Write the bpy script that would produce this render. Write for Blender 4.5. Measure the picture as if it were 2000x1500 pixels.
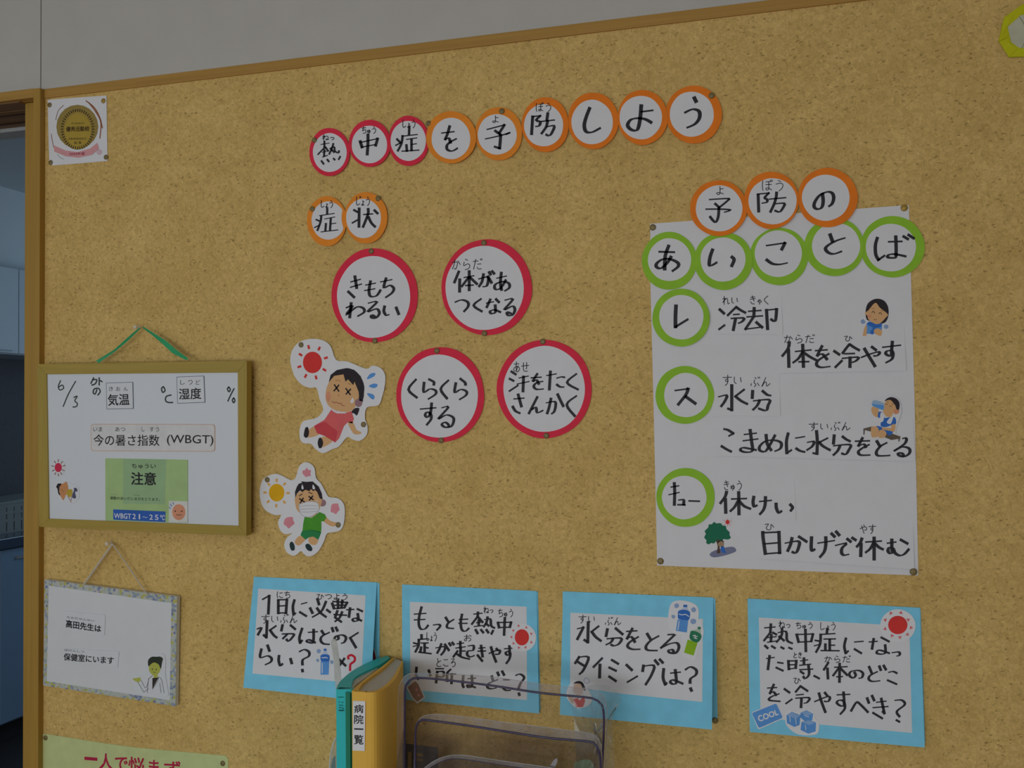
import bpy, bmesh, math, random
from mathutils import Vector
sc = bpy.context.scene
COL = sc.collection
for o in list(bpy.data.objects):
    bpy.data.objects.remove(o)
random.seed(7)

# ------------------------------------------------------------------ camera
EYE = Vector((0.0, -1.7239, 1.35))          # the board is the plane y = 0, the floor z = 0
F, YAW, PIT, ROL = 1907.15, -0.281308, 0.028304, -0.010488
cy, sy, cp, sp, cr, sr = math.cos(YAW), math.sin(YAW), math.cos(PIT), math.sin(PIT), math.cos(ROL), math.sin(ROL)
FW = Vector((sy*cp, cy*cp, sp)); RT = Vector((cy, -sy, 0)); UP = RT.cross(FW)
RT, UP = RT*cr + UP*sr, UP*cr - RT*sr
cam = bpy.data.objects.new('camera', bpy.data.cameras.new('camera'))
COL.objects.link(cam)
cam.data.sensor_width = 36.0; cam.data.lens = 36.0*F/2000; cam.data.clip_start = 0.02
from mathutils import Matrix
m3 = Matrix((RT, UP, -FW)).transposed()
cam.matrix_world = Matrix.Translation(EYE) @ m3.to_4x4()
sc.camera = cam

# ------------------------------------------------------------------ world, lights, exposure
wd = bpy.data.worlds.new('world'); sc.world = wd; wd.use_nodes = True
wd.node_tree.nodes['Background'].inputs[0].default_value = (0.55, 0.68, 0.9, 1)
wd.node_tree.nodes['Background'].inputs[1].default_value = 0.35
def area(name, loc, target, sx, sy_, power, col):
    l = bpy.data.lights.new(name, 'AREA'); l.shape = 'RECTANGLE'; l.size = sx; l.size_y = sy_
    l.energy = power; l.color = col
    o = bpy.data.objects.new(name, l); COL.objects.link(o); o.location = loc
    o.rotation_euler = (Vector(target)-Vector(loc)).to_track_quat('-Z', 'Y').to_euler()
    return o
area('window_daylight', (-2.85, -2.6, 1.55), (0.3, -1.0, 1.0), 1.9, 1.3, 8.5, (0.84, 0.93, 1.0))
area('window_daylight', (-0.7, -4.1, 1.05), (-0.5, 0.0, 0.95), 2.8, 1.0, 43, (0.87, 0.945, 1.0))
area('ceiling_lamp_light', (-0.9, -1.7, 2.52), (-0.9, -1.7, 0), 1.2, 0.3, 1.0, (1.0, 0.97, 0.9))
area('ceiling_lamp_light', (0.2, -3.3, 2.52), (0.2, -3.3, 0), 1.2, 0.3, 1.2, (1.0, 0.97, 0.9))
area('back_room_daylight', (-1.7, 3.2, 1.7), (-3.3, 1.3, 1.2), 1.2, 1.2, 11, (0.55, 0.76, 1.0))
sc.view_settings.view_transform = 'Standard'; sc.view_settings.look = 'None'
sc.view_settings.gamma = 1.0; sc.view_settings.use_curve_mapping = False
sc.view_settings.exposure = 0.0

# ------------------------------------------------------------------ pixel -> place helpers
def ray(px, py):
    return (FW + RT*((px-1000)/F) - UP*((py-750)/F))
class Surf:
    """a plane in the room; at(px,py,h) is the point of it, lifted h towards the viewer's side, seen at that photo pixel"""
    def __init__(s, p0=(0, 0, 0), n=(0, -1, 0)):
        s.p0 = Vector(p0); s.n = Vector(n).normalized()
    def at(s, px, py, h=0.0):
        d = ray(px, py)
        return EYE + d*(((s.p0 + s.n*h - EYE).dot(s.n))/d.dot(s.n))
BOARD = Surf()
def Y(y): return Surf((0, y, 0))
def atZ(px, py, z):
    d = ray(px, py); return EYE + d*((z-EYE.z)/d.z)
def atX(px, py, x):
    d = ray(px, py); return EYE + d*((x-EYE.x)/d.x)

REG = {'R1': (0, 150, 5), 'R2': (580, 150, 4.762), 'R3': (1000, 150, 4.762), 'R4': (580, 350, 3.448), 'R5': (480, 640, 4.1667),
       'R6': (760, 640, 4.762), 'R7': (480, 880, 6.667), 'R8': (0, 600, 3.846), 'P1': (1240, 320, 6.667), 'P2': (1520, 320, 6.667),
       'P3': (1260, 550, 6.667), 'P4': (1510, 550, 6.667), 'P5': (1260, 720, 6.667), 'P6': (1510, 720, 6.667), 'P7': (1260, 900, 6.667),
       'P8': (1510, 920, 6.667), 'C1': (470, 1110, 6.667), 'C2': (770, 1120, 6.667), 'C3': (1080, 1130, 5.882), 'C4': (1440, 1150, 5.263),
       'F5': (640, 1240, 5.882), 'F6': (900, 1275, 6.667), 'L7': (0, 1040, 4.1667), 'L8': (0, 880, 3.846), 'SY': (590, 370, 10),
       'B8': (80, 880, 11.54), 'N0': (0, 1380, 4.1667), 'PX': (0, 0, 1), 'T5': (760, 1400, 4.545), 'C6': (1080, 1280, 5.882)}
def T(reg, s):
    x0, y0, k = REG[reg]
    out = []
    for st in s.split('/'):
        v = [float(t) for t in st.split()]
        out.append([(x0+v[i]/k, y0+v[i+1]/k) for i in range(0, len(v)-1, 2)])
    return out
def T1(reg, s): return T(reg, s)[0]

def smooth(pts, closed=False, n=4):
    m = len(pts)
    if m < 3: return list(pts)
    out = []
    for i in range(m if closed else m-1):
        if closed: a, b, c, d = pts[i-1], pts[i], pts[(i+1) % m], pts[(i+2) % m]
        else: a, b, c, d = pts[max(i-1, 0)], pts[i], pts[i+1], pts[min(i+2, m-1)]
        for k in range(n):
            t = k/n
            out.append(tuple(0.5*((2*b[j]) + (c[j]-a[j])*t + (2*a[j]-5*b[j]+4*c[j]-d[j])*t*t + (3*b[j]-a[j]-3*c[j]+d[j])*t**3) for j in (0, 1)))
    if not closed: out.append(tuple(pts[-1]))
    return out

# ------------------------------------------------------------------ materials
MATS = {}
def srgb(r, g, b):
    f = lambda c: (c/12.92 if c <= 0.04045 else ((c+0.055)/1.055)**2.4)
    return tuple(f(v/255) for v in (r, g, b))
def mat(name, col, rough=0.75, spec=0.25, vary=0.04, scale=40, metal=0.0, alpha=None, bump=0.0, trans=0.0, ior=1.45):
    key = name
    if key in MATS: return MATS[key]
    m = bpy.data.materials.new(name); m.use_nodes = True
    nt = m.node_tree; b = nt.nodes['Principled BSDF']
    b.inputs['Roughness'].default_value = rough; b.inputs['Specular IOR Level'].default_value = spec
    b.inputs['Metallic'].default_value = metal
    if trans: b.inputs['Transmission Weight'].default_value = trans; b.inputs['IOR'].default_value = ior
    if alpha is not None: b.inputs['Alpha'].default_value = alpha
    tc = nt.nodes.new('ShaderNodeNewGeometry'); no = nt.nodes.new('ShaderNodeTexNoise')
    no.inputs['Scale'].default_value = scale; no.inputs['Detail'].default_value = 4
    nt.links.new(tc.outputs['Position'], no.inputs['Vector'])
    mr = nt.nodes.new('ShaderNodeMapRange'); mr.inputs['To Min'].default_value = 1-vary*2; mr.inputs['To Max'].default_value = 1+vary*2
    mr.inputs['From Min'].default_value = 0.2; mr.inputs['From Max'].default_value = 0.8
    nt.links.new(no.outputs['Fac'], mr.inputs['Value'])
    mx = nt.nodes.new('ShaderNodeVectorMath'); mx.operation = 'SCALE'; mx.inputs[0].default_value = col[:3]
    nt.links.new(mr.outputs['Result'], mx.inputs['Scale']); nt.links.new(mx.outputs['Vector'], b.inputs['Base Color'])
    if bump:
        bp = nt.nodes.new('ShaderNodeBump'); bp.inputs['Strength'].default_value = bump; bp.inputs['Distance'].default_value = 0.001
        nt.links.new(no.outputs['Fac'], bp.inputs['Height']); nt.links.new(bp.outputs['Normal'], b.inputs['Normal'])
    MATS[key] = m
    return m

def wood(name, c1, c2, axis, scale=1.0, rough=0.5):
    m = bpy.data.materials.new(name); m.use_nodes = True; nt = m.node_tree; b = nt.nodes['Principled BSDF']
    b.inputs['Roughness'].default_value = rough; b.inputs['Specular IOR Level'].default_value = 0.3
    g = nt.nodes.new('ShaderNodeNewGeometry'); mp = nt.nodes.new('ShaderNodeMapping')
    mp.inputs['Scale'].default_value = {'x': (3*scale, 60*scale, 90*scale), 'z': (90*scale, 60*scale, 3*scale)}[axis]
    no = nt.nodes.new('ShaderNodeTexNoise'); no.inputs['Scale'].default_value = 1.0; no.inputs['Detail'].default_value = 6; no.inputs['Distortion'].default_value = 0.6
    cr_ = nt.nodes.new('ShaderNodeValToRGB'); cr_.color_ramp.elements[0].position = 0.3; cr_.color_ramp.elements[1].position = 0.7
    cr_.color_ramp.elements[0].color = (*c1, 1); cr_.color_ramp.elements[1].color = (*c2, 1)
    nt.links.new(g.outputs['Position'], mp.inputs['Vector']); nt.links.new(mp.outputs['Vector'], no.inputs['Vector'])
    nt.links.new(no.outputs['Fac'], cr_.inputs['Fac']); nt.links.new(cr_.outputs['Color'], b.inputs['Base Color'])
    return m

def chipboard():
    m = bpy.data.materials.new('pressed chipboard'); m.use_nodes = True; nt = m.node_tree; b = nt.nodes['Principled BSDF']
    N = nt.nodes.new; L = nt.links.new
    b.inputs['Roughness'].default_value = 0.7; b.inputs['Specular IOR Level'].default_value = 0.2
    g = N('ShaderNodeNewGeometry')
    def noise(scale, detail, dist=0.0, vec=None, rough=0.6):
        n = N('ShaderNodeTexNoise'); n.inputs['Scale'].default_value = scale; n.inputs['Detail'].default_value = detail
        n.inputs['Distortion'].default_value = dist; n.inputs['Roughness'].default_value = rough
        L(vec or g.outputs['Position'], n.inputs['Vector']); return n
    def math_(op, a, c=None, clamp=False):
        n = N('ShaderNodeMath'); n.operation = op; n.use_clamp = clamp
        for i, v in enumerate((a, c)):
            if v is None: continue
            if isinstance(v, (int, float)): n.inputs[i].default_value = v
            else: L(v, n.inputs[i])
        return n.outputs[0]
    def ramp(val, p0, p1, c0=(0, 0, 0), c1=(1, 1, 1)):
        r = N('ShaderNodeValToRGB'); r.color_ramp.elements[0].position = p0; r.color_ramp.elements[1].position = p1
        r.color_ramp.elements[0].color = (*c0, 1); r.color_ramp.elements[1].color = (*c1, 1); L(val, r.inputs['Fac']); return r.outputs['Color']
    def mix(fac, a, c, mode='MIX'):
        x = N('ShaderNodeMix'); x.data_type = 'RGBA'; x.blend_type = mode
        if isinstance(fac, (int, float)): x.inputs[0].default_value = fac
        else: L(fac, x.inputs[0])
        for k, v in ((6, a), (7, c)):
            if isinstance(v, tuple): x.inputs[k].default_value = (*v, 1)
            else: L(v, x.inputs[k])
        return x.outputs[2]
    warp = noise(70, 3); wv = N('ShaderNodeVectorMath'); wv.operation = 'SCALE'; wv.inputs['Scale'].default_value = 0.011
    L(warp.outputs['Color'], wv.inputs[0]); av = N('ShaderNodeVectorMath'); av.operation = 'ADD'
    L(g.outputs['Position'], av.inputs[0]); L(wv.outputs['Vector'], av.inputs[1]); W = av.outputs['Vector']
    big = noise(9, 4)
    base = ramp(big.outputs['Fac'], 0.3, 0.7, C_BOARD1, C_BOARD2)
    mid = noise(120, 6, 1.4, None, 0.8)
    base = mix(1.0, base, ramp(mid.outputs['Fac'], 0.28, 0.72, (0.79, 0.765, 0.69), (1.17, 1.175, 1.22)), 'MULTIPLY')
    vo = N('ShaderNodeTexVoronoi'); vo.inputs['Scale'].default_value = 150; L(W, vo.inputs['Vector'])
    sep = N('ShaderNodeSeparateColor'); L(vo.outputs['Color'], sep.inputs[0])
    base = mix(1.0, base, ramp(sep.outputs[0], 0.0, 1.0, (0.92, 0.91, 0.88), (1.06, 1.06, 1.09)), 'MULTIPLY')
    # thin fibres lying in two directions
    for rot, s in ((0.5, 1), (-0.8, 1), (1.6, 1)):
        r0 = N('ShaderNodeMapping'); r0.inputs['Rotation'].default_value = (0, rot, 0); L(W, r0.inputs['Vector'])
        mp = N('ShaderNodeMapping'); mp.inputs['Scale'].default_value = (60, 60, 300)
        L(r0.outputs['Vector'], mp.inputs['Vector']); n = noise(1.0, 3, 0.4, mp.outputs['Vector'])
        base = mix(math_('MULTIPLY', ramp(n.outputs['Fac'], 0.58, 0.70), 0.22), base, C_DARK)
    # sparse dark bark flecks
    for s, thr, keep, st, rot in ((80, 0.20, 0.86, 0.62, 0.7), (110, 0.21, 0.86, 0.6, -0.6), (160, 0.26, 0.78, 0.5, 1.7), (240, 0.28, 0.70, 0.4, 0.2)):
        v2 = N('ShaderNodeTexVoronoi'); v2.inputs['Scale'].default_value = s
        r0 = N('ShaderNodeMapping'); r0.inputs['Rotation'].default_value = (0, rot, 0); L(W, r0.inputs['Vector'])
        mp = N('ShaderNodeMapping'); mp.inputs['Scale'].default_value = (1, 1, 0.45)
        L(r0.outputs['Vector'], mp.inputs['Vector']); L(mp.outputs['Vector'], v2.inputs['Vector'])
        s2 = N('ShaderNodeSeparateColor'); L(v2.outputs['Color'], s2.inputs[0])
        sel = math_('GREATER_THAN', s2.outputs[1], keep)
        near = ramp(v2.outputs['Distance'], thr*0.6, thr, (1, 1, 1), (0, 0, 0))
        base = mix(math_('MULTIPLY', math_('MULTIPLY', sel, near), st), base, C_DARK)
    stain = noise(14, 5, 0.5)
    base = mix(math_('MULTIPLY', ramp(stain.outputs['Fac'], 0.66, 0.78), 0.35), base, (0.40, 0.20, 0.06))
    patch = noise(38, 4, 0.8)
    base = mix(math_('MULTIPLY', ramp(patch.outputs['Fac'], 0.60, 0.72), 0.30), base, (0.46, 0.25, 0.075))
    L(base, b.inputs['Base Color'])
    bp = N('ShaderNodeBump'); bp.inputs['Strength'].default_value = 0.25; bp.inputs['Distance'].default_value = 0.001
    L(mid.outputs['Fac'], bp.inputs['Height']); L(bp.outputs['Normal'], b.inputs['Normal'])
    return m
C_BOARD1, C_BOARD2, C_DARK = (0.67, 0.455, 0.150), (0.78, 0.545, 0.195), (0.16, 0.085, 0.020)

PAPER = mat('white paper', (0.80, 0.80, 0.83), 0.8, 0.15, 0.012, 30)
PAPER2 = mat('bright white paper', (0.84, 0.84, 0.87), 0.8, 0.15, 0.012, 30)
INK = mat('black marker ink', (0.022, 0.020, 0.026), 0.55, 0.3, 0.1, 300)
INK2 = mat('fine black pen ink', (0.03, 0.028, 0.034), 0.6, 0.2, 0.1, 300)
PRINT = mat('black print', (0.03, 0.03, 0.032), 0.6, 0.2, 0.05, 300)
CRIMSON = mat('crimson card', (0.84, 0.036, 0.08), 0.7, 0.2)
ORANGE_A = mat('warm orange card', (0.93, 0.30, 0.030), 0.7, 0.2)
ORANGE = mat('orange card', (0.93, 0.235, 0.018), 0.7, 0.2)
GREEN = mat('leaf green card', (0.32, 0.61, 0.042), 0.7, 0.2)
BLUE = mat('sky blue card', (0.245, 0.70, 0.95), 0.7, 0.2)
BRASS = mat('aged brass', (0.235, 0.18, 0.075), 0.5, 0.35, 0.2, 400, metal=0.25)
BRASS2 = mat('yellow brass', (0.42, 0.27, 0.05), 0.45, 0.4, 0.2, 400, metal=0.25)

# ------------------------------------------------------------------ mesh builders
ORG = {}
def thing(name, label, cat, loc, group=None, kind=None):
    o = bpy.data.objects.new(name, None); COL.objects.link(o); o.location = loc; o.empty_display_size = 0.02
    if label: o['label'] = label
    if cat: o['category'] = cat
    if group: o['group'] = group
    if kind: o['kind'] = kind
    ORG[o] = Vector(loc); return o
class G:
    def __init__(s): s.v = []; s.f = []
    def poly(s, pts):
        b = len(s.v); s.v += [Vector(p) for p in pts]; s.f.append(list(range(b, b+len(pts))))
    def flat(s, pxs, surf, h):
        p = [surf.at(x, y, h) for x, y in pxs]
        n = newell(p)
        if n.dot(surf.n) < 0: p.reverse()
        s.poly(p)
    def prism(s, pxs, surf, h0, h1):
        s.prism3([surf.at(x, y, h1) for x, y in pxs], surf.n*(h0-h1))
    def prism3(s, top, down):
        top = [Vector(p) for p in top]; down = Vector(down)
        if newell(top).dot(down) > 0: top.reverse()
        n = len(top); b = len(s.v); s.v += top + [p+down for p in top]
        s.f.append(list(range(b, b+n))); s.f.append(list(range(b+2*n-1, b+n-1, -1)))
        for i in range(n):
            j = (i+1) % n; s.f.append([b+j, b+i, b+n+i, b+n+j])
    def box(s, a, c):
        x0, y0, z0 = a; x1, y1, z1 = c
        s.prism3([(x0, y0, z1), (x1, y0, z1), (x1, y1, z1), (x0, y1, z1)], (0, 0, z0-z1))
    def stroke(s, pts, surf, h, w, pen=None, ext=0.35):
        if len(pts) == 1: return
        # a doubled point is a sharp corner
        seg = [[pts[0]]]
        for a in pts[1:]:
            if abs(a[0]-seg[-1][-1][0]) < 1e-6 and abs(a[1]-seg[-1][-1][1]) < 1e-6 and len(seg[-1]) > 1: seg.append([a])
            else: seg[-1].append(a)
        for q in seg:
            if len(q) < 2: continue
            q = smooth(q, False, 4); n = len(q)
            L_, R_ = [], []
            for i in range(n):
                a, c = q[max(i-1, 0)], q[min(i+1, n-1)]
                dx, dy = c[0]-a[0], c[1]-a[1]; l = math.hypot(dx, dy) or 1e-6; dx /= l; dy /= l
                if pen: lo, hi, th = pen; ww = w*(lo+(hi-lo)*abs(dx*math.sin(th)-dy*math.cos(th)))
                else: ww = w
                x, y = q[i]
                if i == 0: x -= dx*ww*ext; y -= dy*ww*ext
                if i == n-1: x += dx*ww*ext; y += dy*ww*ext
                L_.append((x-dy*ww/2, y+dx*ww/2)); R_.append((x+dy*ww/2, y-dx*ww/2))
            b = len(s.v)
            for a, c in zip(L_, R_): s.v += [surf.at(*a, h), surf.at(*c, h)]
            for i in range(n-1): s.f.append([b+2*i, b+2*i+1, b+2*i+3, b+2*i+2])
    def tube(s, pts, r, k=6, closed=False):
        pts = [Vector(p) for p in pts]; n = len(pts); b = len(s.v); prev = None
        for i, p in enumerate(pts):
            t = (pts[min(i+1, n-1)]-pts[max(i-1, 0)]).normalized()
            if prev is None: u = t.orthogonal().normalized()
            else: u = (prev - t*prev.dot(t)).normalized()
            prev = u; w = t.cross(u)
            for j in range(k):
                a = 2*math.pi*j/k; s.v.append(p+(u*math.cos(a)+w*math.sin(a))*r)
        for i in range(n-1):
            for j in range(k):
                s.f.append([b+i*k+j, b+i*k+(j+1) % k, b+(i+1)*k+(j+1) % k, b+(i+1)*k+j])
        s.f.append([b+j for j in range(k)][::-1]); s.f.append([b+(n-1)*k+j for j in range(k)])
    def build(s, name, m, parent=None, label=None, cat=None, kind=None, smooth_=False, group=None, bevel=0):
        me = bpy.data.meshes.new(name); o0 = ORG.get(parent, Vector((0, 0, 0)))
        if parent is None and not kind and s.v: o0 = sum(s.v, Vector())/len(s.v)
        me.from_pydata([tuple(v-o0) for v in s.v], [], s.f); me.materials.append(m)
        if smooth_:
            for p in me.polygons: p.use_smooth = True
        o = bpy.data.objects.new(name, me); COL.objects.link(o)
        if parent is not None: o.parent = parent; ORG[o] = o0
        else:
            o.location = o0 if not kind else (0, 0, 0); ORG[o] = o0 if not kind else Vector()
        if label: o['label'] = label
        if cat: o['category'] = cat
        if kind: o['kind'] = kind
        if group: o['group'] = group
        if bevel:
            md = o.modifiers.new('bevel', 'BEVEL'); md.width = bevel; md.segments = 2; md.limit_method = 'ANGLE'
        return o
def newell(p):
    n = Vector((0, 0, 0))
    for i in range(len(p)):
        a, b = Vector(p[i]), Vector(p[(i+1) % len(p)])
        n += Vector(((a.y-b.y)*(a.z+b.z), (a.z-b.z)*(a.x+b.x), (a.x-b.x)*(a.y+b.y)))
    return n
PEN = (0.52, 1.35, math.radians(-12))
def ell(x0, x1, y0, y1, wob=0.012, n=48, seed=0, rot=0.0):
    r = random.Random(seed); a1, a2, a3 = (r.uniform(0, 6.28) for _ in range(3)); cx, cy_ = (x0+x1)/2, (y0+y1)/2
    out = []
    for i in range(n):
        t = 2*math.pi*i/n; k = 1+wob*(math.sin(3*t+a1)*0.5+math.sin(5*t+a2)*0.35+math.sin(8*t+a3)*0.25)
        dx, dy = (x1-x0)/2*k*math.cos(t), (y1-y0)/2*k*math.sin(t)
        out.append((cx+dx*math.cos(rot)-dy*math.sin(rot), cy_+dx*math.sin(rot)+dy*math.cos(rot)))
    return out
def letters(reg, s, surf, h, w, parent, name='lettering', m=None, pen=PEN):
    g = G(); w *= {'R2': 0.98, 'R3': 1.0, 'SY': 0.92, 'R4': 0.86, 'R6': 0.87, 'C1': 0.92, 'C2': 0.9, 'C3': 0.92, 'C4': 0.88}.get(reg, 0.83) if pen else 1.0
    for st in T(reg, s): g.stroke(st, surf, h, w, pen)
    return g.build(name, m or INK, parent)

# small kana written with a fine pen, in a 100 x 100 cell
KANA = {'あ': '20 25 80 22/48 5 45 60 52 90/70 40 45 80 22 85 15 65 40 48 75 50 88 70 60 95', 'い': '15 20 15 65 35 80/78 25 85 65',
 'う': '40 5 60 15/20 38 60 28 80 45 70 75 45 97', 'お': '12 30 65 25/38 5 38 75 22 85 12 72 35 52 75 50 85 75 60 92/72 12 92 28',
 'か': '8 35 60 30 60 60 45 92 32 85/38 8 30 50 12 90/68 20 92 52', 'き': '20 22 75 15/15 42 82 34/40 3 65 62/20 68 35 88 70 92',
 'く': '75 5 25 48 78 95', 'こ': '20 20 50 22 80 18/15 70 40 88 85 85', 'し': '28 5 25 70 42 92 85 75',
 'す': '5 25 95 22/55 3 55 55 40 62 32 48 48 38 58 55 50 80 30 98', 'せ': '5 42 95 35/68 10 68 60 58 65/30 12 32 80 80 85',
 'ち': '10 22 80 18/45 3 25 60 60 42 85 60 75 85 35 95', 'つ': '8 30 55 18 90 35 80 65 45 85', 'と': '35 8 42 42/82 30 35 55 22 78 45 92 85 88',
 'に': '15 8 10 60 20 92/45 25 88 22/42 65 60 85 92 84', 'ね': '25 5 25 95/5 35 38 28 5 75 55 30 80 40 80 80 60 90 55 75 90 88',
 'ひ': '5 20 40 15 18 60 35 90 62 75 65 20 92 55', 'ふ': '50 5 62 18/48 30 42 55 60 75 45 95/15 65 10 85/75 60 92 85',
 'ほ': '15 8 12 60 18 92/42 18 90 15/42 42 90 40/66 15 66 80 48 88 42 75 60 70 92 88', 'や': '5 48 60 28 88 38 80 60 60 60/25 18 55 95/50 8 60 20',
 'ゆ': '10 20 10 75 30 35 65 25 85 50 65 70 40 65/55 8 55 70 40 97', 'よ': '50 5 50 80 30 92 15 80 35 70 88 85/50 32 85 28',
 'ら': '35 5 60 15/25 30 20 62 60 45 82 60 70 85 35 97', 'れ': '25 5 25 95/5 35 38 28 5 75 60 25 72 85 92 78',
 'ろ': '25 15 70 12 22 58 65 42 85 62 70 88 40 95', 'ん': '50 5 10 95 40 50 55 55 60 90 92 65', 'た': '8 25 58 20/35 5 12 92/52 48 88 45/48 75 62 90 92 88'}
DAKU = {'ぼ': 'ほ', 'じ': 'し', 'だ': 'た', 'ぶ': 'ふ'}
SMALL = {'っ': 'つ', 'ゃ': 'や', 'ゅ': 'ゆ', 'ょ': 'よ'}
def kana(items, surf, h, parent, w=1.5, name='small_lettering'):
    for reg, txt, x0, y0, x1, y1 in items:
        g = G()
        k0 = REG[reg]; X0, Y0, X1, Y1 = k0[0]+x0/k0[2], k0[1]+y0/k0[2], k0[0]+x1/k0[2], k0[1]+y1/k0[2]
        ws = [0.62 if c in SMALL else 1.0 for c in txt]; tot = sum(ws); x = X0
        for c, wt in zip(txt, ws):
            cw = (X1-X0)*wt/tot; base = DAKU.get(c, SMALL.get(c, c)); sh = 0.62 if c in SMALL else 1.0
            st = KANA[base] + ('/80 2 88 14/93 0 100 11' if c in DAKU else '')
            ch = (Y1-Y0)*sh; oy = Y1-ch
            for s in st.split('/'):
                v = [float(t) for t in s.split()]
                g.stroke([(x+cw*(0.04+0.92*v[i]/100), oy+ch*v[i+1]/100) for i in range(0, len(v), 2)], surf, h, w, None)
            x += cw
        g.build(name, INK2, parent)

FT = {}
def glyphs(s, bold=0.0):
    if (s, bold) in FT: return FT[(s, bold)]
    c = bpy.data.curves.new('text', 'FONT'); c.body = s; c.resolution_u = 3; c.offset = bold
    o = bpy.data.objects.new('text', c); COL.objects.link(o)
    me = bpy.data.meshes.new_from_object(o.evaluated_get(bpy.context.evaluated_depsgraph_get()))
    vs = [v.co.copy() for v in me.vertices]; fs = [list(p.vertices) for p in me.polygons]
    bpy.data.objects.remove(o); bpy.data.curves.remove(c); bpy.data.meshes.remove(me)
    x0 = min(v.x for v in vs); x1 = max(v.x for v in vs); y0 = min(v.y for v in vs); y1 = max(v.y for v in vs)
    dx = (x1-x0) or 1; dy = (y1-y0) or 1
    FT[(s, bold)] = ([((v.x-x0)/dx, (v.y-y0)/dy) for v in vs], fs)
    return FT[(s, bold)]
def ftext(g, s, quad, surf, h, bold=0.0):
    """printed text filling the quad TL TR BR BL given in photo pixels; bold prints it again a hair to each side"""
    vs, fs = glyphs(s)
    hh = math.hypot(quad[3][0]-quad[0][0], quad[3][1]-quad[0][1]); d = min(0.5, bold*hh*1.1)
    for k, (ox, oy) in enumerate(((0, 0),) if not bold else ((-d, -d), (d, -d), (-d, d), (d, d))):
        tl, tr, br, bl = [surf.at(x+ox, y+oy, h+0.00001*k) for x, y in quad]; b = len(g.v)
        for u, v in vs: g.v.append((bl*(1-u)+br*u)*(1-v) + (tl*(1-u)+tr*u)*v)
        g.f += [[b+i for i in f] for f in fs]
def quad(reg, s): return T1(reg, s)
def rrect(q, r=0.18, n=4):
    """rounded corners for a pixel quad"""
    out = []
    for i in range(4):
        a, b, c = q[i-1], q[i], q[(i+1) % 4]
        l1 = math.hypot(a[0]-b[0], a[1]-b[1]); l2 = math.hypot(c[0]-b[0], c[1]-b[1]); d = r*min(l1, l2)
        p = (b[0]+(a[0]-b[0])*d/l1, b[1]+(a[1]-b[1])*d/l1); e = (b[0]+(c[0]-b[0])*d/l2, b[1]+(c[1]-b[1])*d/l2)
        for k in range(n+1):
            t = k/n; out.append(tuple((1-t)**2*p[j]+2*t*(1-t)*b[j]+t*t*e[j] for j in (0, 1)))
    return out
def art(parent, surf, items):
    """flat printed colour areas: (name, region, kind, coords, material, height)"""
    for name, reg, kd, s, m, h in items:
        g = G()
        for st in T(reg, s):
            if g.f and (kd in 'pq' or name == 'laurel'): g.build(name, m, parent); g = G()
            k = REG[reg][2]
            if kd == 'p': g.flat(smooth(st, True, 3), surf, h)
            elif kd == 'q': g.flat(st, surf, h)
            elif kd == 'e': (cx, cy_), (rx, ry) = st[0], st[1]; x0, y0, _ = REG[reg]; rx -= x0; ry -= y0; g.flat(ell(cx-rx, cx+rx, cy_-ry, cy_+ry, 0, 20), surf, h)
            elif kd[0] == 'l': g.stroke(st, surf, h, float(kd[1:]), None)
        g.build(name, m, parent)
# ------------------------------------------------------------------ the room
PLASTER = mat('cream wall panel', (0.55, 0.53, 0.49), 0.8, 0.15, 0.02, 12)
CEIL = mat('off white ceiling', (0.62, 0.62, 0.60), 0.9, 0.1, 0.02, 6)
FLOOR = wood('floor wood', srgb(150, 108, 66), srgb(176, 130, 82), 'x', 0.5, 0.4)
TRIM_X = wood('honey wood rail', (0.42, 0.232, 0.052), (0.51, 0.288, 0.068), 'x', 1.0)
TRIM_Z = wood('honey wood post', (0.40, 0.232, 0.043), (0.48, 0.282, 0.054), 'z', 1.0)
CHIP = chipboard()
ZT0, ZT1 = 1.35+0.6835, 1.35+0.7036        # lower and upper edge of the top rail
XP0, XP1 = -1.5545, -1.5367                # the post
PD = 0.0147
def sbox(name, a, c, m, parent=None, kind='structure', bevel=0, label=None):
    g = G(); g.box(a, c); return g.build(name, m, parent, label, None, kind if parent is None else None, bevel=bevel)
sbox('floor', (-3.9, -4.2, -0.1), (3.2, 0.14, 0.0), FLOOR)
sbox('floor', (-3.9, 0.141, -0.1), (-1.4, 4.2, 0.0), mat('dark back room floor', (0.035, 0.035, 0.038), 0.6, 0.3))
sbox('ceiling', (-3.9, -4.2, 2.6), (3.2, 0.14, 2.7), CEIL)
xj = BOARD.at(80, 60).x
wf = G(); wf.box((xj+0.0012, 0.0, ZT1-0.005), (3.1, 0.14, 2.6)); wf.box((XP1-0.003, 0.012, 0.0), (3.1, 0.14, ZT1-0.005))
wf = wf.build('wall_front', PLASTER, None, None, None, 'structure')
sbox('wall_panel', (-2.6, 0.0, ZT1-0.005), (xj-0.0012, 0.14, 2.6), PLASTER, wf)
sbox('panel_joint', (xj-0.0012, 0.004, ZT1-0.005), (xj+0.0012, 0.14, 2.6), mat('dark joint', (0.12, 0.115, 0.10)), wf)
sbox('wall_left', (-3.1, -4.2, 0), (-3.0, -3.7, 2.6), PLASTER); sbox('wall_left', (-3.1, -1.55, 0), (-3.0, 0.0, 2.6), PLASTER)
sbox('wall_left', (-3.1, -3.7, 0), (-3.0, -1.55, 0.85), PLASTER); sbox('wall_left', (-3.1, -3.7, 2.2), (-3.0, -1.55, 2.6), PLASTER)
sbox('wall_right', (3.1, -4.2, 0), (3.2, 0.14, 2.6), PLASTER)
sbox('wall_back', (-3.1, -4.3, 0), (3.2, -4.2, 2.6), PLASTER)
wn = sbox('window_1', (-3.06, -3.7, 0.85), (-3.04, -1.55, 0.9), mat('white sash', (0.8, 0.8, 0.8), 0.4))
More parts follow.
